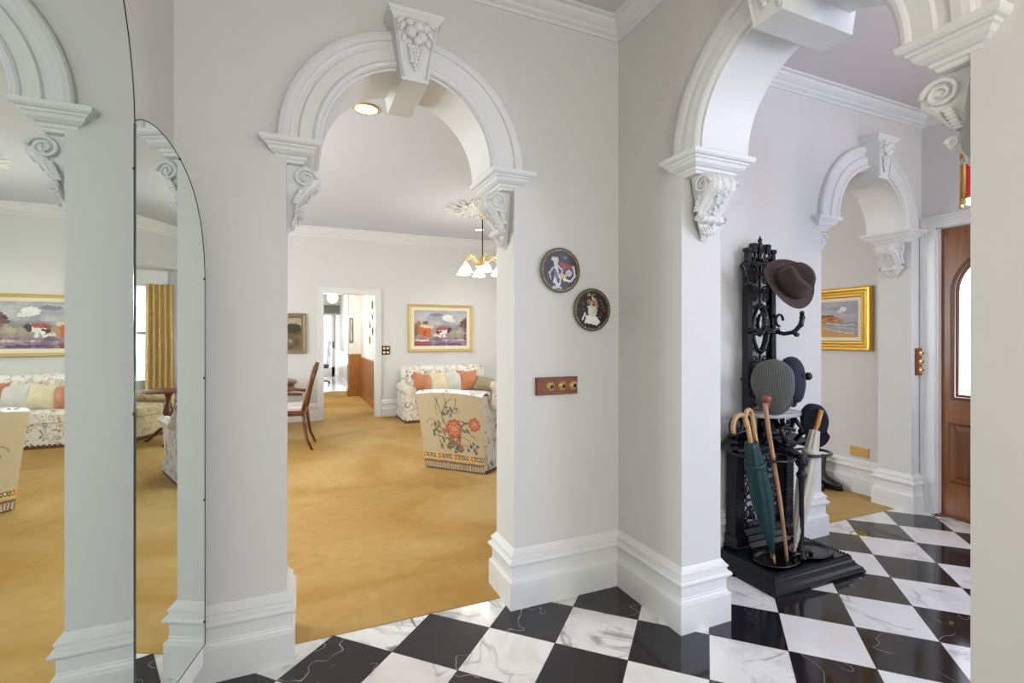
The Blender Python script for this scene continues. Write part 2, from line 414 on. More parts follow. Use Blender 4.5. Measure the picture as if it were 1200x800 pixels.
# ------------------------------------------------------------------ sweeps for skirting and cornice
def sweep(path, prof, closed=False):
    """path in XY, profile (outward offset to the RIGHT of travel, z)"""
    mb=MB(); n=len(path); rings=[]
    def nrm(a,b):
        dx,dy=b[0]-a[0],b[1]-a[1]; l=hypot(dx,dy); return (dy/l,-dx/l)
    for i,p in enumerate(path):
        if closed: n0=nrm(path[i-1],p); n1=nrm(p,path[(i+1)%n])
        else:
            n0=nrm(path[i-1],p) if i>0 else nrm(p,path[1]); n1=nrm(p,path[i+1]) if i<n-1 else n0
        k=1+n0[0]*n1[0]+n0[1]*n1[1]; mx,my=(n0[0]+n1[0])/k,(n0[1]+n1[1])/k
        rings.append([(p[0]+mx*o,p[1]+my*o,z) for o,z in prof])
    mb.loft(rings,loop=closed)
    return mb
SK=[(-.004,0),(.032,0),(.032,.125),(.030,.131),(.024,.135),(.020,.142),(.020,.148),(.018,.152),(.018,.198),(.022,.203),(.032,.206),(.036,.212),(.036,.219),(.030,.227),(.021,.232),(.019,.243),(.024,.247),(.024,.254),(.016,.262),(.008,.272),(.003,.28),(-.004,.28)]
pier=[(A1+AR,YA+TA),(A1+AR,YA),(XB,YA),(XB,A2+.5125),(XB+TB,A2+.5125),(XB+TB,YA),(A3-AR,YA),(A3-AR,YA+TA)]
S(sweep(pier,SK,True),'baseboard_pier',Mtrim)
S(sweep([(XL,-2.6),(XL,YA),(A1-AR,YA),(A1-AR,YA+TA),(-2.6,YA+TA),(-2.6,YF),(.27,YF)],SK),'baseboard_west',Mtrim)
S(sweep([(1.245,YF),(XD+.0,YF),(XD,7.98)],SK),'baseboard_far',Mtrim)
S(sweep([(XD,4.1),(XD,YA+TA),(A3+AR,YA+TA),(A3+AR,YA),(XD-.03,YA)],SK),'baseboard_east',Mtrim)
S(sweep([(XD,1.1),(XD,-2.6)],SK),'baseboard_front',Mtrim)
S(sweep([(XB,A2-.5125),(XB,-2.6)][::1],SK),'baseboard_south',Mtrim)
# cornices : profile (offset, z) hugging the ceiling
def corn(zb,zt,p):
    h=zt-zb
    return [(-.004,zb),(.008,zb),(.010,zb+h*.18),(p*.30,zb+h*.30),(p*.34,zb+h*.42),(p*.55,zb+h*.55),(p*.72,zb+h*.72),(p*.76,zb+h*.86),(p*.97,zb+h*.88),(p,zb+h+.001),(-.004,zb+h+.001)]
CH=corn(2.862,HC,.10); CL=corn(2.86,HL,.13)
S(sweep([(XL,-2.6),(XL,YA),(XB,YA),(XB,-2.6)],CH),'trim_cornice_hall',Mplas)
S(sweep([(XB+TB,-2.6),(XB+TB,YA),(XD,YA),(XD,-2.6)],CH),'trim_cornice_foyer',Mplas)
S(sweep([(-2.6,YA+TA),(-2.6,YF),(XD,YF),(XD,YA+TA)],CL),'trim_cornice_sitting',Mplas)

# ------------------------------------------------------------------ plaster arch kits
def arch_kit(name, loc, rotz, grapes=True):
    root=struct_root(name,loc,rotz); t=.23
    # archivolt : swept ring, local -y is the front
    pr=[(.535,.02),(.535,-.026),(.528,-.034),(.512,-.038),(.490,-.038),(.487,-.030),(.478,-.028),(.458,-.028),(.455,-.036),(.452,-.040),(.404,-.040),(.400,-.046),(.392,-.050),(.382,-.048),(.376,-.040),(.374,-.028),(.366,-.026)]
    back=[(r,t-y*.25) for r,y in pr][::-1]
    prof=pr+back
    n=56; rings=[]
    for i in range(n+1):
        a=pi*i/n; rings.append([(-r*cos(a),y,ZS+r*sin(a)) for r,y in prof])
    MB().loft(rings).build('archivolt',Mplas,root)
    for sgn in (-1,1):
        def mir(mb): 
            if sgn<0: mb.v=[(-x,y,z) for x,y,z in mb.v]
            return mb
        lv=[(ZS-.085,0),(ZS-.083,.004),(ZS-.072,.008),(ZS-.070,.014),(ZS-.060,.018),(ZS-.056,.028),(ZS-.046,.040),(ZS-.034,.046),(ZS-.031,.052),(ZS-.024,.055),(ZS-.021,.064),(ZS-.014,.070),(ZS,.072)]
        mir(MB().rects([(z,.440-p,.523+p,.012-p,t-.012+p) for z,p in lv])).build('impost',Mplas,root)
        # scroll corbel
        prof=[]
        def spiral(cx,cz,r,a0,a1,k):
            return [(cx+r*cos(a0+(a1-a0)*i/k),cz+r*sin(a0+(a1-a0)*i/k)) for i in range(k+1)]
        pp=[(0,1.975),(.085,1.975)]+spiral(.072,1.918,.056,pi*.42,-pi*.22,9)+[(.088,1.855),(.066,1.825),(.048,1.800),(.040,1.785),(.040,1.776)]+spiral(.046,1.758,.020,pi*.45,-pi*.45,6)+[(.034,1.733),(.034,1.722),(.030,1.708),(.020,1.690),(.010,1.674),(0,1.662)]
        def zr(z): # squeeze the scroll drawing into its real height
            return 1.735+(z-1.662)*(2.010-1.735)/(1.975-1.662)
        cb=MB(); W=.15; nw=22; rings=[]
        for i in range(nw+1):
            w=i/nw; y=t/2-W/2+W*w
            flute=.0045*cos(w*pi*2*4); edge=1-.25*max(0,abs(w-.5)*2-.86)/.14
            ring=[]
            for (p,z) in pp:
                taper=1.0 if z>1.79 else .86
                yy=t/2+(y-t/2)*(taper if z>1.735 else max(.25,(z-1.655)/.08*.86))
                q=p*edge+(flute if 0.01<p else 0)*(1 if z>1.79 else .6)
                ring.append((.4995-q,yy,z))
            rings.append(ring)
        cb.loft(rings,smooth=False)
        rnd=random.Random(3)
        for k in range(26):   # carved leaves and berries down the face
            z=1.94-.009*k; w=(rnd.random()-.5)*.06
            pf=.055+.07*max(0,min(1,(z-1.80)/.10)) if z>1.79 else .05
            if z>1.9: pf=.128
            cb.sph((.4995-pf+.004,t/2+w,z-.01),(.006,.009,.008),8)
        for s2 in (-1,1):     # volutes at the cheeks
            y=t/2+s2*(W/2+.002)
            for (cx,cz,r,ri) in ((.070,1.918,.046,.009),(.044,1.757,.016,.005)):
                pts=[(.4995-cx+ (r*(1-k/34))*cos(k*.42)*-1, y, cz+(r*(1-k/34))*sin(k*.42)) for k in range(30)]
                cb.tube(pts,[ri*(1-k/40) for k in range(30)],6)
            for k in range(6):
                cb.sph((.4995-.03-.008*k*.6,y,1.80+.012*k),(.014,.006,.008),8)
        for k in range(7):    # leaf tip
            a=(k-3)/3
            cb.sph((.4995-.024,t/2+a*.045*(1-abs(a)*.2),1.712-.012*(1-abs(a))),(.010,.008,.022),8)
        cb.v=[(x,y,zr(z)) for x,y,z in cb.v]
        mir(cb).build('corbel',Mplas,root)
    # keystone
    ks=MB()
    z0,z1=2.385,2.665
    def fr(z,p=0):  # half width and front y
        k=(z-z0)/(z1-z0); return (.057+.044*k+p, -.095-.022*k-p)
    lv=[]
    for z,p in ((z0,0),(z0+.002,0),(z1-.034,0),(z1-.030,.004),(z1-.018,.012),(z1-.014,.016),(z1,.018)):
        w,y=fr(z,p); lv.append((z,-w,w,y,t-y))
    lv=[(z,a,b,c,t+.035) for z,a,b,c,d in lv]
    ks.rects(lv)
    # raised border on the front face
    for s2 in (-1,1):
        for yy in (0,1):
            pts=[]
            for z in (z0+.012,z1-.045):
                w,y=fr(z); y=y-.003; pts.append((s2*(w-.010),y if yy==0 else t+.036,z))
            ks.tube(pts,.006,6)
    if grapes:
        for yy in (0,1):
            def Y(z,d): 
                y=fr(z)[1]-d; return y if yy==0 else t+.036
            rnd=random.Random(5)
            for (x,z,r) in [(-.024,2.575,.026),(.022,2.560,.024),(.008,2.600,.026),(-.03,2.615,.018),(.040,2.600,.02),(.004,2.545,.02)]:
                ks.sph((x,Y(z,.010),z),r,12)
            for row,nn in enumerate((5,4,4,3,3,2,1)):
                for k in range(nn):
                    ks.sph(((k-(nn-1)/2)*.0155+rnd.uniform(-.002,.002),Y(2.52-row*.0145,.008),2.52-row*.0145),.0105,8)
            for (x,z,a) in [(-.055,2.60,.5),(.058,2.585,-.5),(-.050,2.56,.2),(.05,2.55,-.3),(0,2.628,1.4),(-.062,2.625,.9),(.062,2.625,-.9)]:
                R=Matrix.Rotation(a,4,'Y')
                ks.sph((x,Y(z,.003),z),(.012,.008,.026),8,M=R)
    ks.build('keystone',Mplas,root)
    return root
arch_kit('trim_1',(A1,YA,0),0)
arch_kit('trim_2',(XB,A2,0),-pi/2)
arch_kit('trim_3',(A3,YA,0),0)

# ------------------------------------------------------------------ painting by vertex colour
def vnoise(x,y,seed=0):
    def h(i,j):
        v=sin(i*127.1+j*311.7+seed*74.7)*43758.5453; return v-ffloor(v)
    i,j=ffloor(x),ffloor(y); fx,fy=x-i,y-j; fx=fx*fx*(3-2*fx); fy=fy*fy*(3-2*fy)
    return (h(i,j)*(1-fx)+h(i+1,j)*fx)*(1-fy)+(h(i,j+1)*(1-fx)+h(i+1,j+1)*fx)*fy
def mixc(a,b,t): return tuple(a[i]*(1-t)+b[i]*t for i in range(3))
class Pic:
    def __init__(s,bg,jit=.0,jsc=20): s.bg=bg; s.sh=[]; s.j=jit; s.js=jsc
    def e(s,cx,cy,rx,ry,c,ang=0): s.sh.append(('e',cx,cy,rx,ry,cos(ang),sin(ang),c)); return s
    def l(s,pts,w,c): s.sh.append(('l',pts,w,c)); return s
    def p(s,poly,c): s.sh.append(('p',poly,c)); return s
    def __call__(s,u,v):
        if s.j:
            u2=u+(vnoise(u*s.js,v*s.js,1)-.5)*s.j; v2=v+(vnoise(u*s.js,v*s.js,2)-.5)*s.j
        else: u2,v2=u,v
        c=s.bg(u2,v2) if callable(s.bg) else s.bg
        for q in s.sh:
            if q[0]=='e':
                _,cx,cy,rx,ry,ca,sa,col=q; dx,dy=u2-cx,v2-cy; a=(dx*ca+dy*sa)/rx; b=(-dx*sa+dy*ca)/ry
                if a*a+b*b<1: c=col
            elif q[0]=='l':
                _,pts,w,col=q
                for (x0,y0),(x1,y1) in zip(pts,pts[1:]):
                    dx,dy=x1-x0,y1-y0; L2=dx*dx+dy*dy or 1e-9
                    t=max(0,min(1,((u2-x0)*dx+(v2-y0)*dy)/L2))
                    if (u2-x0-t*dx)**2+(v2-y0-t*dy)**2<w*w: c=col; break
            else:
                poly=q[1]; ins=False; k=len(poly)-1
                for i in range(len(poly)):
                    xi,yi=poly[i]; xj,yj=poly[k]
                    if (yi>v2)!=(yj>v2) and u2<(xj-xi)*(v2-yi)/(yj-yi)+xi: ins=not ins
                    k=i
                if ins: c=q[2]
        return lin(c)
def L3(*a): return tuple(a)

def pic_village():
    def bg(u,v):
        n=vnoise(u*7,v*9,4); n2=vnoise(u*18,v*14,6)
        if v>.52: 
            c=mixc((150,150,158),(214,212,208),n*.7+.15)
            if v<.60: c=mixc((128,134,138),c,.35+.3*n2)
            return c
        if v>.24: return mixc((150,136,118),(176,168,160),n2)
        c=mixc((128,108,128),(188,168,172),n2)
        return mixc(c,(96,76,104),.4) if vnoise(u*5,v*22,9)>.6 else c
    P=Pic(bg,.045,44)
    P.e(.62,.80,.10,.09,(236,234,228)).e(.70,.72,.09,.05,(226,224,220)).e(.40,.88,.12,.05,(134,136,146))
    P.p([(0,.62),(.08,.72),(.14,.60),(.16,.30),(0,.30)],(168,124,84)).e(.20,.62,.05,.09,(112,104,92)).e(.03,.45,.05,.18,(140,104,76))
    P.p([(.10,.54),(.14,.60),(.34,.58),(.37,.50),(.30,.49)],(226,204,172)).p([(.13,.26),(.13,.50),(.30,.50),(.31,.24)],(204,112,62)).p([(.18,.28),(.18,.44),(.21,.44),(.21,.28)],(176,72,30)).p([(.31,.24),(.31,.46),(.36,.44),(.35,.22)],(190,150,120))
    P.p([(.40,.46),(.44,.54),(.62,.54),(.64,.46)],(184,92,80)).p([(.41,.34),(.41,.46),(.52,.46),(.52,.34)],(92,66,70)).p([(.52,.36),(.52,.46),(.64,.46),(.64,.36)],(232,226,218))
    P.p([(.45,.42),(.60,.40),(.60,.42),(.45,.45)],(240,236,230)).e(.50,.33,.02,.06,(244,240,232)).e(.56,.30,.015,.07,(240,238,232)).e(.47,.27,.05,.018,(244,240,236)).e(.40,.30,.05,.03,(236,222,204))
    P.e(.66,.44,.04,.09,(74,74,80)).e(.74,.38,.08,.05,(168,160,140)).e(.84,.40,.06,.05,(186,176,150))
    P.e(.95,.62,.06,.16,(124,96,86)).e(.90,.66,.03,.05,(92,70,70)).l([(.97,.2),(.97,.8)],.012,(84,60,60)).e(.93,.50,.03,.04,(148,116,100)).e(.88,.56,.03,.04,(112,92,92))
    P.e(.15,.16,.12,.03,(230,214,196)).p([(0,0),(0,.12),(.20,.14),(.32,.10),(.30,0)],(150,88,84)).p([(.35,.06),(.9,.02),(.9,.07),(.5,.10)],(106,84,116)).e(.88,.17,.09,.025,(220,194,174)).e(.6,.16,.1,.01,(208,196,208))
    return P
def pic_coast():
    def bg(u,v):
        n=vnoise(u*6,v*10,14); 
        if v>.42: return mixc((152,150,158),(180,178,182),n)
        if v>.36: return mixc((120,128,140),(150,156,166),n)
        return mixc((150,144,146),(176,166,160),n)
    P=Pic(bg,.04,40)
    P.e(.62,.78,.09,.07,(220,220,224)).e(.55,.72,.08,.04,(208,208,214))
    P.p([(0,.40),(0,.58),(.25,.60),(.50,.55),(.60,.48),(.62,.42)],(176,120,66)).p([(0,.56),(0,.62),(.3,.63),(.5,.57),(.25,.58)],(110,92,60)).e(.30,.50,.06,.035,(150,84,52)).e(.45,.48,.05,.03,(196,148,92)).e(.12,.48,.05,.04,(200,150,84))
    P.p([(0,0),(0,.40),(.18,.38),(.10,.30),(.30,.18),(.8,.10),(1,.06),(1,0)],(196,154,96)).l([(.2,.40),(.5,.36),(.9,.34)],.008,(228,228,230)).l([(.3,.30),(.7,.26),(1,.22)],.006,(196,196,202)).l([(.12,.28),(.4,.18),(.9,.12)],.008,(222,216,206))
    return P
def pic_dark():
    def bg(u,v):
        n=vnoise(u*8,v*10,24)
        if v>.62: return mixc((150,140,116),(178,170,144),n)
        if v>.45: return mixc((92,80,52),(120,104,66),n)
        return mixc((84,72,50),(130,112,76),n)
    return Pic(bg,.04,22).e(.3,.60,.22,.14,(80,68,46)).e(.8,.66,.2,.16,(72,62,42)).e(.55,.28,.05,.05,(176,160,130)).e(.72,.26,.05,.04,(166,150,120)).e(.4,.22,.04,.03,(150,130,96))

def framed(name,label,w,h,loc,rotz,fw,liner,pic,fmat,lmat,depth=.04,res=(190,130),low_orn=False):
    """picture with local x along the wall, hung with its face toward local -y; origin at centre of its back"""
    t=thing(name,label,'painting',loc,rotz)
    mb=MB()
    prof=[(0,0),(0,-depth*.7),(fw*.12,-depth),(fw*.3,-depth*1.02),(fw*.42,-depth*.82),(fw*.6,-depth*.74),(fw*.72,-depth*.84),(fw*.86,-depth*.8),(fw,-depth*.5),(fw,0)]
    def ringset(w,h,prof,mb):
        rings=[]
        for sx,sz in ((-1,-1),(1,-1),(1,1),(-1,1)):
            rings.append([(sx*(w/2-o),y,sz*(h/2-o)) for o,y in prof])
        mb.loft(rings,loop=True)
    ringset(w,h,prof,mb); mb.build('frame',fmat,t)
    l=MB(); w2,h2=w-2*fw+.004,h-2*fw+.004
    ringset(w2,h2,[(0,-.002),(0,-depth*.55),(liner*.9,-depth*.42),(liner,-depth*.3),(liner,-.002)],l); l.build('liner',lmat,t)
    w3,h3=w2-2*liner+.004,h2-2*liner+.004
    cv=MB(); cv.grid(res[0],res[1],lambda u,v:((u-.5)*w3,-depth*.32,(v-.5)*h3),colfn=pic,smooth=False)
    cv.build('canvas',Mattr,t)
    return t
Mliner=pm('cream_liner',(226,218,192),.6)
framed('framed_painting','gilt framed oil painting of a village by a lake, above the chintz sofa',1.126,.806,((1.678+2.804)/2,YF-.002,1.4535),0,.05,.055,pic_village(),Mgold2,Mliner)
framed('framed_painting','small dark landscape in a bronze frame left of the passage doorway',.72,.618,(.11-.36,YF-.002,1.357),0,.055,.02,pic_dark(),pm('bronze_frame',(150,134,104),.45,metal=.4),pm('dark_liner',(120,96,60),.6),res=(70,60))
framed('framed_painting','wide gilt framed seascape hung low beyond the small inner arch',.86,.535,(XD-.002,2.515+.43,1.453),-pi/2,.088,.028,Pic(lambda u,v:(0,0,0)) if False else (lambda P_:(lambda u,v:P_(abs(u-.47)/.53,v)))(pic_coast()),Mgold,Mliner,depth=.045)

# ------------------------------------------------------------------ doorway to the passage
def casing(mb, axis, face, u0,u1,ztop, w, out):
    """architrave around an opening; out = direction sign of the room on the fixed axis"""
    for (a,b,d) in ((0,.62,.018),(.62,.80,.026),(.80,1,.034)):
        for (x0,x1,z0,z1) in ((u0-w*b,u0-w*a,0,ztop+w*a),(u1+w*a,u1+w*b,0,ztop+w*a),(u0-w*b,u1+w*b,ztop+w*a,ztop+w*b)):
            lo,hi=sorted((face,face+out*d))
            if axis=='y': mb.box(x0,x1,lo,hi,z0,z1)
            else: mb.box(lo,hi,x0,x1,z0,z1)
cs=MB(); casing(cs,'y',YF,.357,1.15,1.995,.088,-1)
cs.box(.345,.363,YF-.002,YF+.145,0,1.998).box(1.144,1.162,YF-.002,YF+.145,0,1.998).box(.363,1.144,YF-.002,YF+.145,1.988,2.007)
S(cs,'trim_doorway',Mtrim)
# passage shell
S(MB().box(1.27,1.4,YF+.14,11.6,0,HP).box(1.13,1.4,11.6,17.6,0,HP).box(1.02,1.27,11.35,11.62,0,HP),'wall_passage_east',Mwall)
S(MB().box(.0,.13,YF+.14,17.6,0,HP),'wall_passage_west',Mwall)
S(MB().box(.13,1.5,17.6,17.7,0,HP).box(.13,1.13,15.5,15.62,1.96,HP),'wall_passage_end',Mwall)
S(MB().box(0,1.5,YF+.14,17.7,HP,HP+.1),'ceiling_passage',Mceil)
# timber dado
dd=MB()
def dado(x0,x1,y0,y1,top):
    dd.box(x0,x1,y0,y1,.0,top-.04); dd.box(x0-.012,x1+.012,y0-.012,y1+.012,top-.04,top); dd.box(x0-.014,x1,y0-.014,y1,.0,.16)
dado(1.25,1.268,YF+.14,11.34,.87); dado(1.0,1.268,11.33,11.349,.93); dado(1.0,1.019,11.349,11.64,.93)
for k in range(9): dd.box(1.244,1.25,8.6+.32*k,8.62+.32*k,.16,.83)
S(dd,'trim_dado',Mdado)
S(MB().box(1.11,1.129,11.65,17.59,0,.86).box(1.095,1.129,11.65,17.59,.86,.90).box(1.10,1.129,11.65,17.59,0,.16),'trim_dado_white',Mtrim)
# french door at the end of the passage
fd=struct_root('door_2',(0,0,0))
fb=MB()
x0,x1,y=.55,1.11,17.58
fb.box(x0,x0+.09,y-.05,y,0,2.1).box(x1-.09,x1,y-.05,y,0,2.1).box(x0,x1,y-.05,y,2.02,2.14).box(x0,x1,y-.05,y,0,.30)
for k in range(1,3): fb.box(x0+.09+.127*k-.01,x0+.09+.127*k+.01,y-.045,y-.005,.3,2.02)
for k in range(1,6): fb.box(x0+.09,x1-.09,y-.045,y-.005,.3+.287*k-.01,.3+.287*k+.01)
fb.build('door_leaf',Mtrim,fd)
MB().box(x0+.09,x1-.09,y-.02,y-.012,.3,2.02).build('glass',Mday,fd)
MB().box(x1-.07,x1-.03,y-.075,y-.05,.95,1.15).build('handle',Mclip,fd)
# air grille
g=thing('air_grille','long grey return air grille above the passage archway','grille',(.66,15.49,2.12))
gb=MB().box(-.46,.46,-.03,0,-.13,.13)
gb.build('frame',Mvent,g)
g2=MB()
for k in range(9): g2.box(-.43,.43,-.045,-.03,-.11+.025*k,-.098+.025*k)
g2.build('louvres',pm('dark_grille',(92,94,98),.5),g)
# passage pendant
t=thing('pendant_lamp','round fluted opal glass pendant hanging in the passage','lamp',(.63,10.6,2.09))
MB().tube([(0,0,.1),(0,0,HP-2.09)],.008).build('stem',Mbrass,t)
MB().lathe([(.02,.13),(.05,.12),(.06,.10)],n=20).build('gallery',Mbrass,t)
MB().lathe([(.001,-.10),(.05,-.09),(.09,-.05),(.105,0),(.095,.05),(.06,.095),(.03,.11)],n=40,fl=lambda a,z:1+.05*cos(a*16)).build('glass_shade',Mlitsoft,t)
MB().lathe([(.055,0),(.05,-.02),(.01,-.03)],c=(0,0,HP-2.09),n=20).build('canopy',Mbrass,t)
# office chair silhouette
t=thing('wing_backed_chair','dark grey high backed chair at the far end of the passage','chair',(.52,14.6,0))
MB().rects([(.45,-.2,.22,-.2,.2),(.46,-.22,.24,-.22,.22),(.54,-.22,.24,-.22,.22),(.55,-.2,.22,-.2,.2)],corner=.05).build('seat',pm('charcoal_cloth',(70,74,78),.85),t)
MB().grid(8,10,lambda u,v:(.20+.06*v+.015*sin(u*pi),-.21+.42*u,.5+.72*v-.04*(2*u-1)**2)).grid(8,10,lambda u,v:(.25+.05*v,-.21+.42*u,.5+.72*v-.04*(2*u-1)**2)).build('backrest',pm('charcoal_cloth_back',(78,82,84),.85),t)
MB().tube([(0,0,.1),(0,0,.45)],.03).build('pedestal',Mblack,t)
for k in range(5):
    a=2*pi*k/5
    MB().tube([(0,0,.12),(.26*cos(a),.26*sin(a),.07)],.018).sph((.26*cos(a),.26*sin(a),.035),.03,8).build('leg',Mblack,t)
# decorative plates in the passage
def wallplate(name,label,loc,rotz,r,pic,group=None,rim=Mbrass,res=100):
    t=thing(name,label,'plate',loc,rotz,group)
    # rim: lathe about local y
    M=Matrix.Rotation(pi/2,4,'X')
    MB().lathe([(r*.55,.0),(r*.8,.004),(r*.97,.014),(r,.018),(r*.99,.020),(r*.96,.019),(r*.94,.016)],n=48,M=M).build('rim',rim,t)
    c=MB()
    def fn(u,v):
        rr=r*.955*u; a=2*pi*v; return (rr*cos(a),-.0175-.001*(1-u),rr*sin(a))
    c.grid(res,int(res*1.6),fn,colfn=lambda u,v:pic(.5+.5*u*cos(2*pi*v),.5+.5*u*sin(2*pi*v)),smooth=False)
    c.build('painted_centre',Mattrgl,t)
    return t
cols=[((96,104,58),(196,176,98)),((120,120,70),(210,200,150)),((84,92,60),(186,168,90)),((110,112,66),(220,206,150)),((90,98,56),(200,180,110)),((102,106,60),(206,190,120))]
spots=[(9.50,1.90),(9.55,1.66),(9.85,1.55),(9.30,1.55),(9.50,1.42),(9.85,1.25)]
desc=['topmost painted plate of the cluster on the passage wall','second painted plate down on the passage wall','far painted plate in the middle row on the passage wall','near painted plate in the middle row on the passage wall','painted plate below the middle row on the passage wall','lowest painted plate of the cluster on the passage wall']
for (yy,zz),(a,b),d in zip(spots,cols,desc):
    wallplate('decorative_plate',d,(1.268,yy,zz),-pi/2,.085,Pic(b).e(.5,.5,.34,.34,a).e(.45,.55,.12,.2,b).e(.6,.4,.1,.08,(236,226,190)),'painted plates on the passage wall',res=14)
t=thing('wall_mirror','narrow dark framed mirror on the passage pier','mirror',(1.06,11.345,1.45))
fm=MB(); 
fm.box(-.035,.035,-.025,0,-.27,-.25).box(-.035,.035,-.025,0,.25,.27).box(-.035,-.022,-.025,0,-.25,.25).box(.022,.035,-.025,0,-.25,.25)
fm.build('frame',Mblack,t); MB().box(-.022,.022,-.012,-.002,-.25,.25).build('glass',Mmirror,t)

# ------------------------------------------------------------------ switch plates
def dolly(parent,x,z,y,r=.024):
    M=Matrix.Rotation(pi/2,4,'X')
    k=MB().lathe([(r,0),(r,.004),(r*.9,.008),(r*.72,.010),(r*.60,.016),(r*.42,.018),(.001,.018)],c=(x,y,z),n=28,M=M)
    o=k.build('switch_dome',Mbrass,parent)
    MB().lathe([(r*.40,.0),(r*.40,.003),(.001,.004)],c=(x,y-.017,z),n=16,M=M).sph((x,y-.020,z-.003),(.004,.004,.005),8).build('toggle',Mblack,o)
t=thing('light_switch','wooden light switch panel with three brass domes, beside the plates','switch',(1.183,YA-.001,1.058))
MB().rects([(0,-.116,.116,-.0435,.0435),(.014,-.116,.116,-.0435,.0435),(.018,-.112,.112,-.0395,.0395)]).xf(Matrix.Rotation(pi/2,4,'X')).build('backplate',Mswplate,t)
for x in (-.042,.024,.088): dolly(t,x,0,-.017)
t=thing('light_switch','upright wooden switch panel with three brass domes beside the front door','switch',(4.245,YA-.001,1.118))
MB().rects([(0,-.033,.033,-.10,.10),(.014,-.033,.033,-.10,.10),(.018,-.030,.030,-.097,.097)]).xf(Matrix.Rotation(pi/2,4,'X')).build('backplate',Mswplate,t)
for z in (-.062,0,.062): dolly(t,0,z,-.017,.022)
t=thing('light_switch','square dark switch panel with four pale knobs near the passage doorway','switch',(1.315,YF-.001,1.085))
MB().box(-.062,.062,-.018,0,-.074,.074,bev=.004).build('backplate',pm('dark_switch_wood',(66,34,20),.4),t)
for x in (-.028,.028):
    for z in (-.034,.034):
        MB().lathe([(.021,0),(.021,.006),(.012,.014),(.001,.015)],c=(x,-.018,z),n=20,M=Matrix.Rotation(pi/2,4,'X')).build('knob',pm('ivory',(232,214,180),.3),t)
t=thing('power_outlet','brass power outlet plate low on the wall under the seascape','outlet',(XD-.001,2.625,.345),-pi/2)
MB().box(-.072,.072,-.012,0,-.04,.04,bev=.003).build('cover_plate',Mbrass,t)
MB().box(-.03,-.01,-.018,-.012,-.008,.008).box(.01,.03,-.018,-.012,-.008,.008).build('rocker',Mbrass,t)

# ------------------------------------------------------------------ round enamel plates on the hall wall
rimm=pm('studded_brass_rim',(120,106,72),.4,metal=.6,noise=.5,nscale=120)
p1=Pic(lambda u,v: mixc((26,24,36),(40,36,52),vnoise(u*12,v*12,3)),.03,30)
def ringdots(P,c):
    for k in range(44):
        a=2*pi*k/44; P.e(.5+.468*cos(a),.5+.468*sin(a),.012,.012,c)
    return P
p1.e(.5,.5,.5,.5,(92,84,56)).e(.5,.5,.45,.45,(28,25,36)).e(.38,.72,.07,.07,(206,180,160)).e(.34,.76,.09,.05,(200,196,200)).l([(.36,.65),(.40,.45),(.34,.25),(.42,.14)],.045,(206,204,214)).l([(.42,.60),(.55,.50),(.50,.36)],.02,(196,190,200)).l([(.40,.45),(.50,.30),(.46,.15)],.025,(214,214,222)).l([(.30,.55),(.20,.42),(.24,.30)],.02,(180,176,190)).e(.38,.40,.05,.12,(110,100,130),.3)
p1.p([(.45,.68),(.62,.66),(.82,.64),(.86,.52),(.70,.56),(.55,.50)],(150,38,24)).l([(.84,.58),(.88,.40),(.78,.26)],.03,(206,206,214)).e(.72,.44,.09,.08,(186,184,196)).e(.58,.36,.07,.06,(204,176,110)).l([(.60,.28),(.72,.25)],.03,(220,218,224)).e(.62,.80,.05,.025,(110,110,160)).e(.52,.84,.03,.03,(70,70,110)).l([(.30,.10),(.5,.09)],.02,(190,190,200))
ringdots(p1,(190,172,120))
wallplate('round_plaque','round dark enamel plaque with pale figures and a red cloak, higher of the pair',(1.20,YA-.001,1.634),0,.112,p1,rim=rimm)
p2=Pic((40,32,24),.03,30)
p2.e(.5,.5,.5,.5,(96,88,58)).e(.5,.5,.45,.45,(36,28,22)).e(.46,.66,.06,.06,(200,170,148)).e(.40,.70,.05,.07,(150,110,80)).p([(.36,.60),(.58,.58),(.62,.40),(.56,.30),(.38,.34)],(220,216,214)).p([(.30,.36),(.60,.34),(.72,.20),(.62,.12),(.28,.18)],(240,238,232)).l([(.28,.40),(.22,.28)],.025,(232,228,222)).e(.60,.66,.05,.14,(170,140,104),.2).e(.58,.48,.06,.05,(206,180,140)).l([(.46,.60),(.60,.46),(.52,.42)],.02,(214,190,164)).l([(.48,.84),(.54,.74),(.50,.78)],.02,(206,196,150)).e(.40,.86,.05,.03,(170,160,110)).e(.55,.88,.03,.02,(150,150,130))
for (x,y,c) in [(.76,.66,(110,120,110)),(.80,.58,(96,106,100)),(.84,.50,(150,66,52)),(.72,.74,(90,96,80)),(.74,.42,(90,100,90)),(.22,.66,(100,100,84)),(.24,.52,(92,84,60)),(.70,.34,(120,110,90))]: p2.e(x,y,.025,.02,c).e(x+.02,y-.03,.012,.015,(130,120,96))
ringdots(p2,(184,170,120))
wallplate('round_plaque','round brown enamel plaque with a white robed figure, lower of the pair',(1.386,YA-.001,1.441),0,.110,p2,rim=rimm)

# ------------------------------------------------------------------ folding wall mirror
mr=thing('folding_mirror','large frameless arched mirror in hinged leaves against the left hall wall','mirror',(-.40,1.58,0))
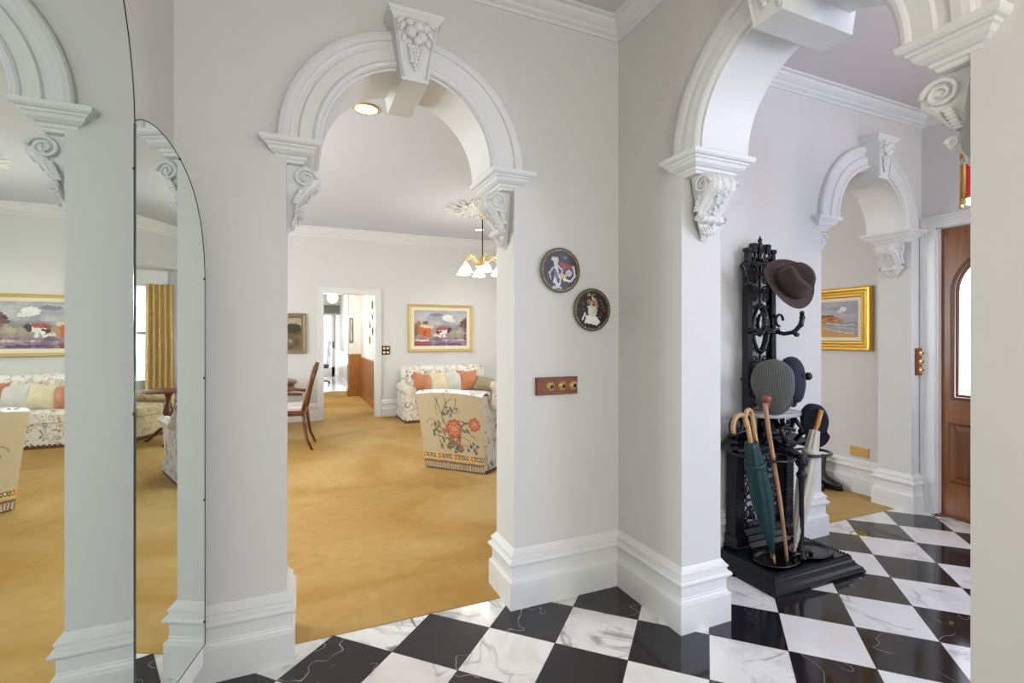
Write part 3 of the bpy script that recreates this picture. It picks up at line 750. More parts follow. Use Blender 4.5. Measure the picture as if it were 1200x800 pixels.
# centre leaf in plane x=0, local y from 0 to -1.0
def leaf(outline, parent, name, ang, clips, board_extra=.0, thick=.006):
    """outline list of (s,z) s along the leaf; leaf turned by ang about z from local +y"""
    def T(s,z,o): # o = offset toward the room (normal)
        dx,dy=sin(ang),cos(ang); nx,ny=cos(ang),-sin(ang)
        return (s*dx+o*nx, s*dy+o*ny, z)
    board=MB(); ol=outline
    b2=[(s,z-board_extra if z<.5 else z) for s,z in ol]
    board.loft([[T(s,z,-.016) for s,z in b2],[T(s,z,-.0005) for s,z in b2]])
    lf=board.build(name,Mwhite,parent)
    gl=MB(); gl.loft([[T(s,z,0) for s,z in ol],[T(s,z,thick) for s,z in ol]],caps=False); 
    # thin silver face inset with ground edge
    cx=sum(s for s,z in ol)/len(ol); cz=sum(z for s,z in ol)/len(ol)
    gl.build('glass_edge',Mglassedge,lf)
    MB().add([T(s,z,thick) for s,z in ol],[list(range(len(ol)))]).build('silvered_glass',Mmirror,lf)
    MB().tube([T(s,z,thick) for s,z in ol],.0016,6).build('ground_edge',Mclip,lf)
    for s,z in clips:
        MB().sph(T(s,z,thick),.0045,8).build('clip',Mclip,lf)
    return lf
R0=.5; zc=1.84
oc=[(0,.17),(0,zc)]+[(-R0+R0*cos(pi*i/40),zc+R0*sin(pi*i/40)) for i in range(1,40)]+[(-1.0,zc),(-1.0,.17)]
leaf(oc,mr,'centre_leaf',0,[(-.006,1.74),(-.006,1.10),(-R0+.5*cos(pi*.20),zc+.5*sin(pi*.20))])
WA=radians(13.5)
ow_=[(0,.24),(.418,.24),(.418,1.512),(.412,1.578),(.40,1.64),(.385,1.69),(.36,1.742),(.333,1.78),(.306,1.808),(.275,1.833),(.24,1.855),(.2,1.873),(.164,1.885),(.113,1.894),(.069,1.893),(.032,1.884),(.009,1.872),(0,1.866)]
wl=leaf(ow_,mr,'wing_leaf',WA,[(.24,1.852),(.414,1.50),(.414,1.16),(.414,.74),(.414,.32)],board_extra=.075)
wo=[(-s,z) for s,z in ow_]
w2=leaf([(-s-1.0,z) for s,z in ow_],mr,'wing_leaf',0,[])
MB().tube([(.002,-.001,.24),(.002,-.001,1.86)],.0070,6).build('hinge_strip',Mglassedge,mr)
for z in (1.42,.52):
    MB().box(-.012,-.001,-.006,.006,z-.03,z+.03).tube([(.004,0,z-.03),(.004,0,z+.03)],.0035,8).build('hinge',Mclip,mr)

# ------------------------------------------------------------------ hall stand
HS=thing('hall_stand','black cast iron hall stand with pierced panels, hooks and a marble shelf','hall stand',(2.525,2.142,0))
def spiralpts(cx,cz,r,turns,a0,sgn=1,y=0,n=22,shrink=.75):
    return [(cx+r*(1-shrink*k/n)*cos(a0+sgn*turns*2*pi*k/n),y,cz+r*(1-shrink*k/n)*sin(a0+sgn*turns*2*pi*k/n)) for k in range(n+1)]
b=MB()
b.rects([(0,-.35,.35,-.42,0),(.014,-.35,.35,-.42,0),(.018,-.345,.345,-.415,0),(.030,-.340,.340,-.41,0),(.040,-.325,.325,-.395,0),(.050,-.315,.315,-.385,0),(.060,-.312,.312,-.382,0),(.064,-.305,.305,-.375,0),(.085,-.300,.300,-.370,0)])
for k in range(34): b.sph((-.29+.58*k/33,-.362,.087),.0055,6)
for k in range(18):
    for s in (-1,1): b.sph((s*.292,-.355+.30*k/17,.087),.0055,6)
b.build('base',Miron,HS)
def dish(cx):
    d=MB(); d.lathe([(.135,.0),(.138,.006),(.130,.012),(.122,.006),(.10,-.004),(.05,-.010),(.001,-.010)],c=(cx,-.255,.094),n=40,sy=.74)
    return d.build('drip_dish',Miron,HS)
dish(-.145); dish(.125)
# columns of the lower stage
for s in (-1,1):
    c=MB(); x=s*.205
    c.rects([(.085,x-.055,x+.055,-.10,-.0),(.105,x-.055,x+.055,-.10,-.0),(.11,x-.048,x+.048,-.092,-.0),(.16,x-.044,x+.044,-.088,-.0),(.17,x-.034,x+.034,-.066,-.0),(.64,x-.030,x+.030,-.074,-.0),(.65,x-.042,x+.042,-.086,0),(.675,x-.050,x+.050,-.092,0)])
    for k in range(20): 
        for q in (-.024,.024): c.sph((x+q,-.074,.19+.0225*k),.0042,6)
    c.build('column',Miron,HS)
# lower moulded plinth between columns and rails
MB().rects([(.085,-.16,.16,-.11,0),(.10,-.16,.16,-.11,0),(.12,-.16,.16,-.085,0),(.13,-.16,.16,-.09,0),(.15,-.16,.16,-.07,0),(.16,-.16,.16,-.075,0),(.185,-.16,.16,-.055,0),(.20,-.16,.16,-.055,0)]).build('lower_rail',Miron,HS)
MB().rects([(.625,-.20,.20,-.07,0),(.64,-.24,.24,-.09,0),(.655,-.245,.245,-.095,0),(.66,-.31,.31,-.12,0),(.675,-.32,.32,-.13,0),(.69,-.31,.31,-.12,0),(.70,-.27,.27,-.10,0),(.715,-.26,.26,-.09,0),(.725,-.22,.22,-.07,0),(.74,-.21,.21,-.06,0)],corner=.02).build('upper_rail',Miron,HS)
def lattice(x0,x1,z0,z1,y,cell,seed,r=.0075):
    m=MB(); rnd=random.Random(seed); h=z1-z0; n=max(1,round(h/cell)); w=x1-x0; ch=h/n; xc=(x0+x1)/2
    for i in range(n):
        zc_=z0+ch*(i+.5)
        for s in (-1,1):
            q=w*.25
            m.tube([(xc+s*q+s*(px),y,pz) for px,py,pz in [(a[0],0,a[2]) for a in spiralpts(0,zc_+ch*.20,q*.80,1.25,-pi/2,1)]],r,6)
            m.tube([(xc+s*q-s*(px),y,pz) for px,py,pz in [(a[0],0,a[2]) for a in spiralpts(0,zc_-ch*.22,q*.72,1.2,pi/2,1)]],r,6)
            m.tube([(xc+s*w*.48,y,zc_-ch*.5),(xc+s*w*.2,y,zc_-ch*.02),(xc+s*w*.46,y,zc_+ch*.5)],r,6)
            m.sph((xc+s*q,y,zc_+ch*.20),(.015,.010,.012),8)
            m.sph((xc+s*q*.9,y,zc_-ch*.22),(.013,.009,.015),8)
            for k in range(3): m.sph((xc+s*w*(.12+.12*k),y,zc_+ch*(.02-.03*k)),(.014,.008,.009),8,M=Matrix.Rotation(s*.7,4,'Y'))
        m.tube([(xc,y,zc_-ch*.5),(xc,y,zc_+ch*.5)],r*1.1,6)
        m.sph((xc,y,zc_),(.017,.012,.024),8)
    return m
lattice(-.165,.165,.20,.63,-.035,.145,1,.0062).build('pierced_panel',Miron,HS)
# umbrella rings and centre post
for s in (-1,1):
    pts=[(s*.145+.118*cos(a),-.245+.085*sin(a),.645) for a in [2*pi*k/40 for k in range(41)]]
    m=MB().tube(pts,.011,8,sq=(1,.7))
    m.tube([(s*.255,-.22,.645),(s*.285,-.14,.65),(s*.275,-.06,.655)],.012,8)
    m.build('umbrella_ring',Miron,HS)
MB().tube([(0,-.30,.645),(0,-.18,.675),(0,-.08,.69)],[.02,.022,.03],8).build('ring_bracket',Miron,HS)
MB().lathe([(.028,.088),(.032,.10),(.020,.115),(.024,.135),(.016,.150),(.012,.17),(.013,.30),(.012,.42),(.015,.50),(.014,.52),(.024,.535),(.028,.55),(.018,.565),(.016,.585),(.030,.605),(.034,.625),(.026,.640),(.03,.652),(.02,.662)],c=(0,-.295,0),n=16).build('centre_post',Miron,HS)
MB().tube([(-.07,-.29,.10),(-.05,-.295,.125),(0,-.295,.112),(.05,-.295,.125),(.085,-.29,.10)],.012,8).build('post_foot',Miron,HS)
# scrolls and shelf
for s in (-1,1):
    m=MB()
    m.tube([(s*x,-.05,z) for x,_,z in spiralpts(.20,.79,.065,1.3,-pi/2,1)],.014,8)
    m.tube([(s*.27,-.05,.73),(s*.22,-.05,.745),(s*.12,-.05,.76),(s*.10,-.05,.84)],.014,8)
    m.tube([(s*.13,-.16,.70),(s*.15,-.20,.76),(s*.12,-.17,.82),(s*.13,-.13,.845)],.013,8).sph((s*.145,-.19,.755),.022,10)
    m.build('scroll_bracket',Miron,HS)
MB().tube([(0,-.05,.72),(0,-.05,.85)],.03,8).tube([(0,-.2,.70),(0,-.17,.78),(0,-.1,.84)],.014,8).build('shelf_support',Miron,HS)
ms=MB(); ms.lathe([(.175,.0),(.182,.006),(.182,.018),(.176,.024),(.001,.024)],c=(0,-.125,.848),n=48,sy=.60); ms.lathe([(.001,0),(.175,0)],c=(0,-.125,.848),n=48,sy=.60)
ms.build('marble_shelf',Mmarbletop,HS)
# upper uprights
for s in (-1,1):
    c=MB(); x=s*.098
    c.rects([(.74,x-.020,x+.020,-.050,-.004),(1.715,x-.017,x+.017,-.044,-.004)])
    c.rects([(1.04,x-.027,x+.027,-.058,0),(1.06,x-.027,x+.027,-.058,0)])
    for k in range(38): c.sph((x-s*.014,-.046,.90+.0215*k),.0045,6)
    c.build('upright',Miron,HS)
lattice(-.08,.08,.88,1.195,-.028,.105,2,.006).build('pierced_panel',Miron,HS)
lattice(-.08,.08,1.505,1.72,-.028,.105,3,.0065).build('pierced_panel',Miron,HS)
# oval mirror pair in the middle
m=MB()
m.tube([(.062*cos(a),-.035,1.35+.135*sin(a)) for a in [2*pi*k/40 for k in range(41)]],.011,8)
m.tube([(-.09,-.03,1.20),(-.05,-.03,1.23),(0,-.03,1.205),(.05,-.03,1.23),(.09,-.03,1.20)],.010,6)
m.tube([(-.09,-.03,1.50),(-.05,-.03,1.475),(0,-.03,1.50),(.05,-.03,1.475),(.09,-.03,1.50)],.010,6)
fmr=m.build('mirror_surround',Miron,HS)
MB().add([(.058*cos(2*pi*k/40),-.024,1.35+.131*sin(2*pi*k/40)) for k in range(40)],[list(range(40))]).build('oval_mirror',Mmirror,fmr)
# cross bar with swirl
MB().tube([(-.115,-.06,1.345),(-.05,-.07,1.335),(0,-.075,1.345),(.05,-.07,1.335),(.115,-.06,1.345)],[.014,.012,.02,.012,.014],8).build('cross_bar',Miron,HS)
# crest
cr=MB()
cr.rects([(1.715,-.115,.115,-.06,0),(1.73,-.12,.12,-.065,0),(1.745,-.11,.11,-.055,0)])
for s in (-1,1):
    cr.tube([(s*x,-.03,z) for x,_,z in spiralpts(.065,1.785,.035,1.2,-pi/2,-1)],.011,8)
    cr.rects([(1.745,s*.10-.014,s*.10+.014,-.045,-.015),(1.80,s*.10-.012,s*.10+.012,-.045,-.015),(1.805,s*.10-.018,s*.10+.018,-.05,-.01),(1.825,s*.10-.018,s*.10+.018,-.05,-.01)])
    cr.rects([(1.80,s*.055-.014,s*.055+.014,-.045,-.015),(1.845,s*.055-.016,s*.055+.016,-.05,-.01),(1.855,s*.055-.014,s*.055+.014,-.045,-.015)])
cr.lathe([(.03,1.745),(.022,1.77),(.030,1.79),(.018,1.82),(.012,1.84),(.020,1.850),(.009,1.862),(.013,1.872),(.014,1.880),(.006,1.888),(.003,1.903)],c=(0,-.03,0),n=12)
cr.build('crest',Miron,HS)
# hooks: curved arms with knob ends
def hook(x,z,fx,fy,rise,mirror_s=1,big=True):
    s=mirror_s
    pts=[(x,-.05,z),(x+s*fx*.3,-.05-fy*.35,z-.015),(x+s*fx*.62,-.05-fy*.75,z-.005),(x+s*fx*.88,-.05-fy*.98,z+rise*.35),(x+s*fx*1.0,-.05-fy*1.0,z+rise*.72),(x+s*fx*1.08,-.05-fy*.95,z+rise*.95),(x+s*fx*1.20,-.05-fy*.9,z+rise*1.0),(x+s*fx*1.26,-.05-fy*.88,z+rise*.88)]
    m=MB().tube(pts,[.013,.012,.013,.014,.013,.012,.014,.012],8)
    for k in (2,3,4): m.sph(pts[k],(.018,.016,.018),8)
    if big: m.sph((x+s*fx*.8,-.05-fy*.8,z-.02),(.022,.014,.014),8)
    return m.build('hook',Miron,HS)
hook(-.105,1.625,.075,.025,.085,-1); hook(.105,1.64,.06,.12,.09,1)
hook(.10,1.335,.07,.125,.11,1); hook(-.10,1.335,.03,.12,.10,-1,False)
MB().tube([(.115+ .03*cos(a),-.07,1.40+.035*sin(a)) for a in [2*pi*k/16 for k in range(13)]],.008,8).build('hook',Miron,HS)
m=MB().tube([(.10,-.05,1.06),(.17,-.10,1.05),(.24,-.14,1.06)],.011,8).sph((.255,-.15,1.068),.024,12); m.build('hook',Miron,HS)
m=MB().tube([(-.10,-.05,1.06),(-.08,-.12,1.05),(-.085,-.17,1.06)],.011,8).sph((-.085,-.18,1.07),.022,12); m.build('hook',Miron,HS)

# ------------------------------------------------------------------ hats
def fedora():
    t=thing('fedora_hat','brown felt fedora hung on the topmost hook of the hall stand','hat',(2.535,1.93,1.603))
    br=MB()
    def brim(u,v):
        a=2*pi*u; r=.090+.085*v; x=r*cos(a)*1.06; y=r*sin(a)*.93
        return (x,y,.028*(v**2)*abs(sin(a))**2-.010*v*cos(a)**2)
    br.grid(64,10,brim)
    br.grid(64,10,lambda u,v:tuple(Vector(brim(u,v))+Vector((0,0,-.005))))
    br.grid(64,1,lambda u,v:tuple(Vector(brim(u,1))+Vector((0,0,-.005*v))))
    br.v=[(x*.85,y*.87,z*.87) for x,y,z in br.v]; b=br.build('brim',Mfelt,t)
    cr=MB()
    def crown(u,v):
        a=2*pi*u
        k=[(1.0,0),(.985,.03),(.95,.07),(.90,.10),(.80,.122),(.62,.128),(.40,.118),(.2,.108),(.0,.104)]
        i=min(int(v*8),7); f=v*8-i; rr=k[i][0]*(1-f)+k[i+1][0]*f; z=k[i][1]*(1-f)+k[i+1][1]*f
        x=.100*rr*cos(a)*1.02; y=.084*rr*sin(a)
        h=z/.128
        y*=1-.22*h*max(0,cos(a))**2*(1.2)          # pinch at the front
        z+= .014*h*(-cos(a))*0 + .012*h*abs(sin(a))  # centre dent keeps sides tall
        z-= .022*h*math.exp(-(y/.022)**2)*(1 if rr<.85 else .0)
        return (x,y,z)
    cr.grid(64,32,crown); cr.v=[(x*.96+.004,y*.96,z*.92) for x,y,z in cr.v]; cr.build('crown',Mfelt,t)
    bd=MB(); bd.grid(64,3,lambda u,v:(.1025*cos(2*pi*u)*1.02,.0865*sin(2*pi*u),.002+.030*v)); bd.v=[(x*.96+.004,y*.96,z*.92) for x,y,z in bd.v]; bd.build('band',Mfeltband,t)
    return t
f=fedora()
# crown axis faces the viewer, tipped up to the right; front of the hat points down right
ax=Vector((-.22,-.90,.34)).normalized(); fx=Vector((.42,-.50,-.72)); fx=(fx-ax*fx.dot(ax)).normalized(); fy=ax.cross(fx)
Mx=Matrix((fx,fy,ax)).transposed()
f.rotation_euler=Mx.to_euler()

def flatcap(name,label,loc,mat,lining,ax,fx,sx=.135,sy=.12,h=.05,button=True,cord=False):
    t=thing(name,label,'hat',loc)
    b=MB()
    def top(u,v):
        a=2*pi*u; r=[0,.25,.5,.72,.88,.97,1.0,.97,.90,.84][min(int(v*9),9)]
        prof=[(0,1.0),(.3,.97),(.55,.90),(.75,.78),(.9,.58),(.98,.34),(1.0,.14),(.96,-.05),(.88,-.18),(.80,-.24)]
        k=v*9; i=min(int(k),8); f=k-i; rr=prof[i][0]*(1-f)+prof[i+1][0]*f; zz=prof[i][1]*(1-f)+prof[i+1][1]*f
        lump=1+.02*sin(3*a+1)+.012*sin(7*a)
        egg=1+.08*cos(a)
        return (sx*rr*cos(a)*lump*egg, sy*rr*sin(a)*lump, h*zz*(1-.25*cos(a)*(rr)))
    b.grid(56,27,top); b.build('crown',mat,t)
    pk=MB()
    def peak(u,v):
        a=(u-.5)*2.0; r=.80+.36*v*cos(a*.9)
        return (sx*r*cos(a)*1.02+.012*v, sy*r*sin(a)*1.02, -h*.24-.012*v+.010*v*cos(a*1.5))
    pk.grid(20,5,peak); pk.grid(20,5,lambda u,v:(peak(u,v)[0],peak(u,v)[1],peak(u,v)[2]-.006)); pk.build('peak',mat,t)
    ln=MB(); ln.lathe([(.80,-.24),(.78,.2),(.5,.5),(.001,.6)],n=40); ln.v=[(x*sx,y*sy,z*h*.9) for x,y,z in ln.v]; ln.build('lining',lining,t)
    if button: MB().sph((0,0,h*1.0),(.012,.012,.007),10).build('button',mat,t)
    ax=Vector(ax).normalized(); fx=Vector(fx); fx=(fx-ax*fx.dot(ax)).normalized(); fy=ax.cross(fx)
    t.rotation_euler=Matrix((fx,fy,ax)).transposed().to_euler()
    return t
def cord_mat():
    m,nt,b=newmat('grey_corduroy'); N=nt.nodes; L=nt.links
    tc=N.new('ShaderNodeTexCoord'); w=N.new('ShaderNodeTexWave'); w.inputs['Scale'].default_value=38; w.bands_direction='Y'; w.inputs['Distortion'].default_value=.3
    L.new(tc.outputs['Object'],w.inputs['Vector'])
    r=N.new('ShaderNodeValToRGB'); r.color_ramp.elements[0].color=(*lin((44,46,44)),1); r.color_ramp.elements[1].color=(*lin((116,118,110)),1)
    L.new(w.outputs['Fac'],r.inputs[0]); L.new(r.outputs[0],b.inputs['Base Color'])
    bp=N.new('ShaderNodeBump'); bp.inputs['Strength'].default_value=.6; bp.inputs['Distance'].default_value=.003; L.new(w.outputs['Fac'],bp.inputs['Height']); L.new(bp.outputs[0],b.inputs['Normal'])
    b.inputs['Roughness'].default_value=.9; b.inputs['Sheen Weight'].default_value=.2
    return m
flatcap('flat_cap','grey corduroy flat cap hung facing out above the marble shelf',(2.40,1.925,1.05),cord_mat(),Mnavylin,(-.80,-.60,.06),(.10,0,-1),sx=.142,sy=.108,h=.050)
flatcap('flat_cap','navy cloth cap hung side on behind the grey corduroy cap',(2.645,2.00,1.065),Mnavy,Mnavylin,(.30,-.92,.22),(-.02,-.25,-1),sx=.135,sy=.12,h=.062)
flatcap('flat_cap','navy cap with dark lining draped over the cream umbrella handle',(2.715,1.905,.815),Mnavy,Mnavylin,(.62,.72,.22),(.12,-.05,-1),sx=.115,sy=.072,h=.07,button=False)

# ------------------------------------------------------------------ umbrellas and stick
def umbrella(name,label,tip,top,handle_pts,canmat,handmat,hr=.011,rmax=.045,tipc=None,ferr=.05,hookr=None):
    t=thing(name,label,'umbrella',tip)
    T=Vector(tip); A=Vector(top)-T; L_=A.length; ax=A.normalized()
    M=frame_M(ax,(0,1,0))
    cn=MB()
    prof=[]
    for k in range(25):
        s=k/24; r=rmax*(math.sin(min(1,s*1.25)*pi/2)**.8)*(1-.50*max(0,(s-.45)/.55)**1.3)
        prof.append((max(.007,r),ferr+(L_-ferr)*s))
    n=48; rings=[]
    for r,z in prof:
        ring=[]
        for i in range(n):
            a=2*pi*i/n; fo=1+.20*abs(sin(a*4+z*5))-.10
            p=M@Vector((r*fo*cos(a+z*2.0),r*fo*sin(a+z*2.0),z)); ring.append(tuple(p))
        rings.append(ring)
    cn.loft(rings,smooth=True); cn.build('canopy',canmat,t)
    # strap
    MB().lathe([(rmax*.86,L_*.80),(rmax*.90,L_*.81),(rmax*.90,L_*.83),(rmax*.86,L_*.84)],n=24,M=M).build('strap',canmat,t)
    MB().tube([tuple(M@Vector((0,0,z))) for z in (0,ferr*1.3)],[.005,.008],8).build('ferrule',tipc or handmat,t)
    hp=[Vector(p)-T for p in handle_pts]
    MB().tube([tuple(M@Vector((0,0,L_*.95)))]+[tuple(p) for p in hp],hr,10).build('handle',handmat,t)
    return t
def crook(base,dirv,L,r,side,n=12,over=1.05):
    """straight grip then a crook that curls towards `side`"""
    b=Vector(base); d=Vector(dirv).normalized(); s=Vector(side); s=(s-d*s.dot(d)).normalized()
    pts=[b+d*L*k/3 for k in range(4)]
    c=pts[-1]+s*r
    for k in range(1,n+1):
        a=pi*over*k/n; pts.append(c-s*r*cos(a)+d*r*sin(a))
    return [tuple(p) for p in pts]
gt=(2.335,1.86,.088); gtop=(2.135,1.84,.76)
gd=Vector(gtop)-Vector(gt)
umbrella('umbrella','dark green folded umbrella with a bamboo crook handle in the left ring',gt,gtop,crook(gtop,gd,.110,.060,(-1,-.15,0)),Mgreen,Mbamboo,hr=.012,rmax=.058)
# second cane umbrella handle next to it: a plain bamboo cane
t=thing('walking_cane','bamboo walking cane with a crook, leaning beside the green umbrella','cane',(2.372,1.90,.088))
b0=Vector((2.372,1.90,.088)); top=Vector((2.190,1.865,.81)); dr=(top-b0)
MB().tube([tuple(Vector((0,0,0))),tuple(dr*.5)]+[tuple(Vector(p)-b0) for p in crook(top,dr,.085,.046,(-1,-.35,0),over=1.2)],.011,10).build('shaft',Mbamboo,t)
MB().lathe([(.012,0),(.014,.012),(.013,.03)],n=12).build('ferrule',Mclip,t)
# knobbed stick
t=thing('walking_stick','thin pale walking stick with a carved knob, standing in front of the shelf','walking stick',(2.42,1.853,.088))
b0=Vector((2.42,1.853,.088)); top=Vector((2.262,1.855,.955)); 
pts=[];nn=14
for k in range(nn+1):
    s=k/nn; p=(top-b0)*s+Vector((.008*sin(s*5),0,0)); pts.append(tuple(p))
MB().tube(pts,[.0085+.0035*k/nn for k in range(nn+1)],10).build('shaft',wood('pale_stick',(168,122,88),(200,158,124),.45),t)
d=tuple(top-b0)
kb=MB().sph((d[0]-.004,d[1]-.008,d[2]+.02),(.026,.024,.022),14).sph((d[0]+.006,d[1],d[2]-.01),(.016,.016,.026),12); kb.build('knob',wood('knob_wood',(110,56,34),(150,86,56),.35),t)
ct=(2.475,1.86,.088); ctop=(2.672,1.875,.775); cd=(Vector(ctop)-Vector(ct)).normalized()
umbrella('umbrella','cream folded umbrella with a straight wooden handle in the right ring',ct,ctop,[tuple(Vector(ctop)+cd*.0),tuple(Vector(ctop)+cd*.03+Vector((.0,-.01,0))),tuple(Vector(ctop)+cd*.12+Vector((-.004,-.02,0)))],Mcreamu,wood('honey_wood',(186,124,52),(214,154,78),.35),hr=.013,rmax=.050)

# boots beyond the inner arch
def boot(loc,rz,label):
    t=thing('ankle_boot',label,'boot',loc,rz,'dark boots beyond the inner arch')
    m=MB(); rings=[]
    for z,cx,rx,ry in [(.022,.045,.125,.044),(.05,.045,.125,.046),(.075,.02,.095,.044),(.10,-.02,.062,.042),(.14,-.03,.054,.042),(.20,-.03,.058,.046),(.27,-.03,.066,.050)]:
        rings.append([(cx+rx*cos(2*pi*k/28),ry*sin(2*pi*k/28),z) for k in range(28)])
    m.loft(rings,smooth=True); m.build('upper',Mleather,t)
    MB().loft([[(.045+.130*cos(2*pi*k/28),.048*sin(2*pi*k/28),z) for k in range(28)] for z in (.004,.022)]).box(-.085,-.03,-.04,.04,.0,.006).build('sole',Mblack,t)
    return t
boot((4.185,2.87,.004),radians(-88),'dark leather ankle boot on the carpet, nearer the painted wall')
boot((4.06,2.93,.004),radians(-96),'dark leather ankle boot on the carpet, partly behind the hall stand rail')

# ------------------------------------------------------------------ front door
fdr=struct_root('door_1',(4.345,1.605,.008))
# local: x depth (0 front face), y from +.485 (seen stile) to -.485
dm=MB(); H=2.085; HW=.475; T=.045
gx=HW-.072; # glass half width
gz0,gzs=.85,1.62; 
# slab pieces: stiles, bottom, top above arch
dm.box(0,T,gx,HW,0,H).box(0,T,-HW,-gx,0,H).box(0,T,-gx,gx,0,gz0-.0)
n=24; rr=gx; pts=[(-gx+0,gzs)]
ar=[(-rr*cos(pi*i/n),gzs+rr*.82*sin(pi*i/n)) for i in range(n+1)]
dm.loft([[(0,u,z),(T,u,z),(T,u,H),(0,u,H)] for u,z in ar])
dm.build('door_leaf',Mdoor,fdr)
mo=MB()
def beadline(pts,r): mo.tube(pts,r,8)
path=[(-.004,-gx,gz0)]+[(-.004,u,z) for u,z in ar]+[(-.004,gx,gz0),(-.004,-gx,gz0)]
beadline(path,.014)
ins=[(.010,-gx+.02,gz0+.02)]+[(.010,u*.945,gzs+(z-gzs)*.945) for u,z in ar]+[(.010,gx-.02,gz0+.02),(.010,-gx+.02,gz0+.02)]
beadline(ins,.012)
mo.build('glazing_bead',Mdoor2,fdr)
MB().add([(.022,u,z) for u,z in [(-gx,gz0)]+ar+[(gx,gz0)]],[list(range(len(ar)+2))]).build('glass',Mday,fdr)
for (a,b_) in ((.03,gx+.02),(-gx-.02,-.03)):
    p=MB(); z0,z1=.24,.68
    lo,hi=a,b_
    def rect(o,x): return [(x,lo+o,z0+o),(x,hi-o,z0+o),(x,hi-o,z1-o),(x,lo+o,z1-o)]
    p.loft([rect(0,.0),rect(0,-.012),rect(.012,-.016),rect(.024,-.004),rect(.035,-.004),rect(.060,-.012),rect(.066,-.012)])
    p.build('door_panel',Mdoor2,fdr)
MB().sph((-.05,-HW+.06,1.0),.028,14).tube([(0,-HW+.06,1.0),(-.04,-HW+.06,1.0)],.010,8).build('door_knob',Mbrass,fdr)
cf=MB(); casing(cf,'x',XD,1.12,2.09,2.10,.085,-1); cf.box(XD,XD+.1,2.078,2.09,0,2.1).box(XD,XD+.1,1.12,1.132,0,2.1).box(XD,XD+.1,1.12,2.09,2.093,2.10)
S(cf,'trim_front_door',Mtrim)
S(MB().box(XD-.01,XD+.1,1.12,2.09,0,.008),'trim_threshold',Mdoor2)
# lantern
t=thing('hanging_lantern','brass hanging lantern with ruby red glass panes near the front door','lantern',(3.05,1.258,1.966))
hx=[(.118*cos(pi/6+pi/3*k),.118*sin(pi/6+pi/3*k)) for k in range(6)]
fr=MB()
for k in range(6):
    x,y=hx[k]; x2,y2=hx[(k+1)%6]
    fr.tube([(x,y,.0),(x,y,.30)],.007,6); fr.sph((x,y,-.012),.012,8)
    for z in (.008,.30): fr.tube([(x,y,z),(x2,y2,z)],.007,6)
    fr.tube([(x,y,.30),(x*.35,y*.35,.40)],.005,6)
fr.lathe([(.05,.39),(.055,.40),(.02,.42),(.008,.44)],n=12)
fr.build('frame',Mbrass,t)
for k in range(6):
    x,y=hx[k]; x2,y2=hx[(k+1)%6]
    MB().add([(x*.97,y*.97,.012),(x2*.97,y2*.97,.012),(x2*.97,y2*.97,.295),(x*.97,y*.97,.295)],[(0,1,2,3)]).build('glass_pane',Mredglass,t)
MB().lathe([(.001,-.02),(.09,-.012),(.112,.006),(.112,.012),(.001,.012)],n=6,M=Matrix.Rotation(pi/6,4,'Z')).build('base_glass',Mlit,t)
MB().tube([(0,0,.43),(0,0,HC-1.966)],.005,6).build('chain',Mbrass,t)
MB().lathe([(.05,0),(.045,-.02),(.01,-.03)],c=(0,0,HC-1.966),n=16).build('ceiling_canopy',Mbrass,t)

# ------------------------------------------------------------------ downlights, ceiling rose, chandelier
def downlight(label,x,y,r=.075):
    t=thing('downlight',label,'light',(x,y,HL),0)
    MB().lathe([(r*1.18,0),(r*1.2,-.006),(r*1.08,-.012),(r*.98,-.008),(r*.98,0)],n=36).build('bezel',Mbrass,t)
    MB().lathe([(r*.97,-.006),(r*.5,-.010),(.001,-.011)],n=36).build('lens',Mlens,t)
downlight('recessed ceiling downlight with a brass ring, seen through the tall arch',.462,3.80,.082)
downlight('small recessed ceiling downlight near the chandelier cord',2.62,7.35,.07)
CX,CY=2.235,6.15
rs=struct_root('trim_ceiling_rose',(CX,CY,HL))
m=MB(); m.lathe([(.30,0),(.29,-.02),(.22,-.025),(.20,-.04),(.10,-.045),(.07,-.07),(.001,-.075)],n=40)
for k in range(14):
    a=2*pi*k/14
    for (rad,l,w) in ((.35,.085,.026),(.45,.065,.020),(.40,.045,.013)):
        aa=a+(.22 if rad>.4 else (.11 if rad==.40 else 0))
        m.sph((rad*cos(aa),rad*sin(aa),-.012),(l,w,.022),10,M=Matrix.Rotation(aa,4,'Z'))
    m.tube([(.28*cos(a+.1),.28*sin(a+.1),-.015),(.42*cos(a+.02),.42*sin(a+.02),-.028),(.52*cos(a+.16),.52*sin(a+.16),-.02)],[.014,.012,.008],6)
    m.sph((.24*cos(a),.24*sin(a),-.03),(.05,.022,.02),8,M=Matrix.Rotation(a,4,'Z'))
m.build('acanthus_relief',Mplas,rs)
ch=thing('chandelier','brass chandelier with lit tulip glass shades hanging in the sitting room','chandelier',(CX,CY,2.18))
MB().tube([(0,0,.16),(0,0,HL-2.18-.06)],.009,8).build('stem',Mclip,ch)
MB().lathe([(.045,0),(.05,-.02),(.03,-.05),(.012,-.08)],c=(0,0,HL-2.18-.06),n=20).build('ceiling_cup',Mbrass,ch)
MB().lathe([(.001,.02),(.05,.03),(.095,.05),(.10,.06),(.06,.075),(.03,.10),(.045,.13),(.03,.16),(.012,.20)],n=28).build('body',Mbrass,ch)
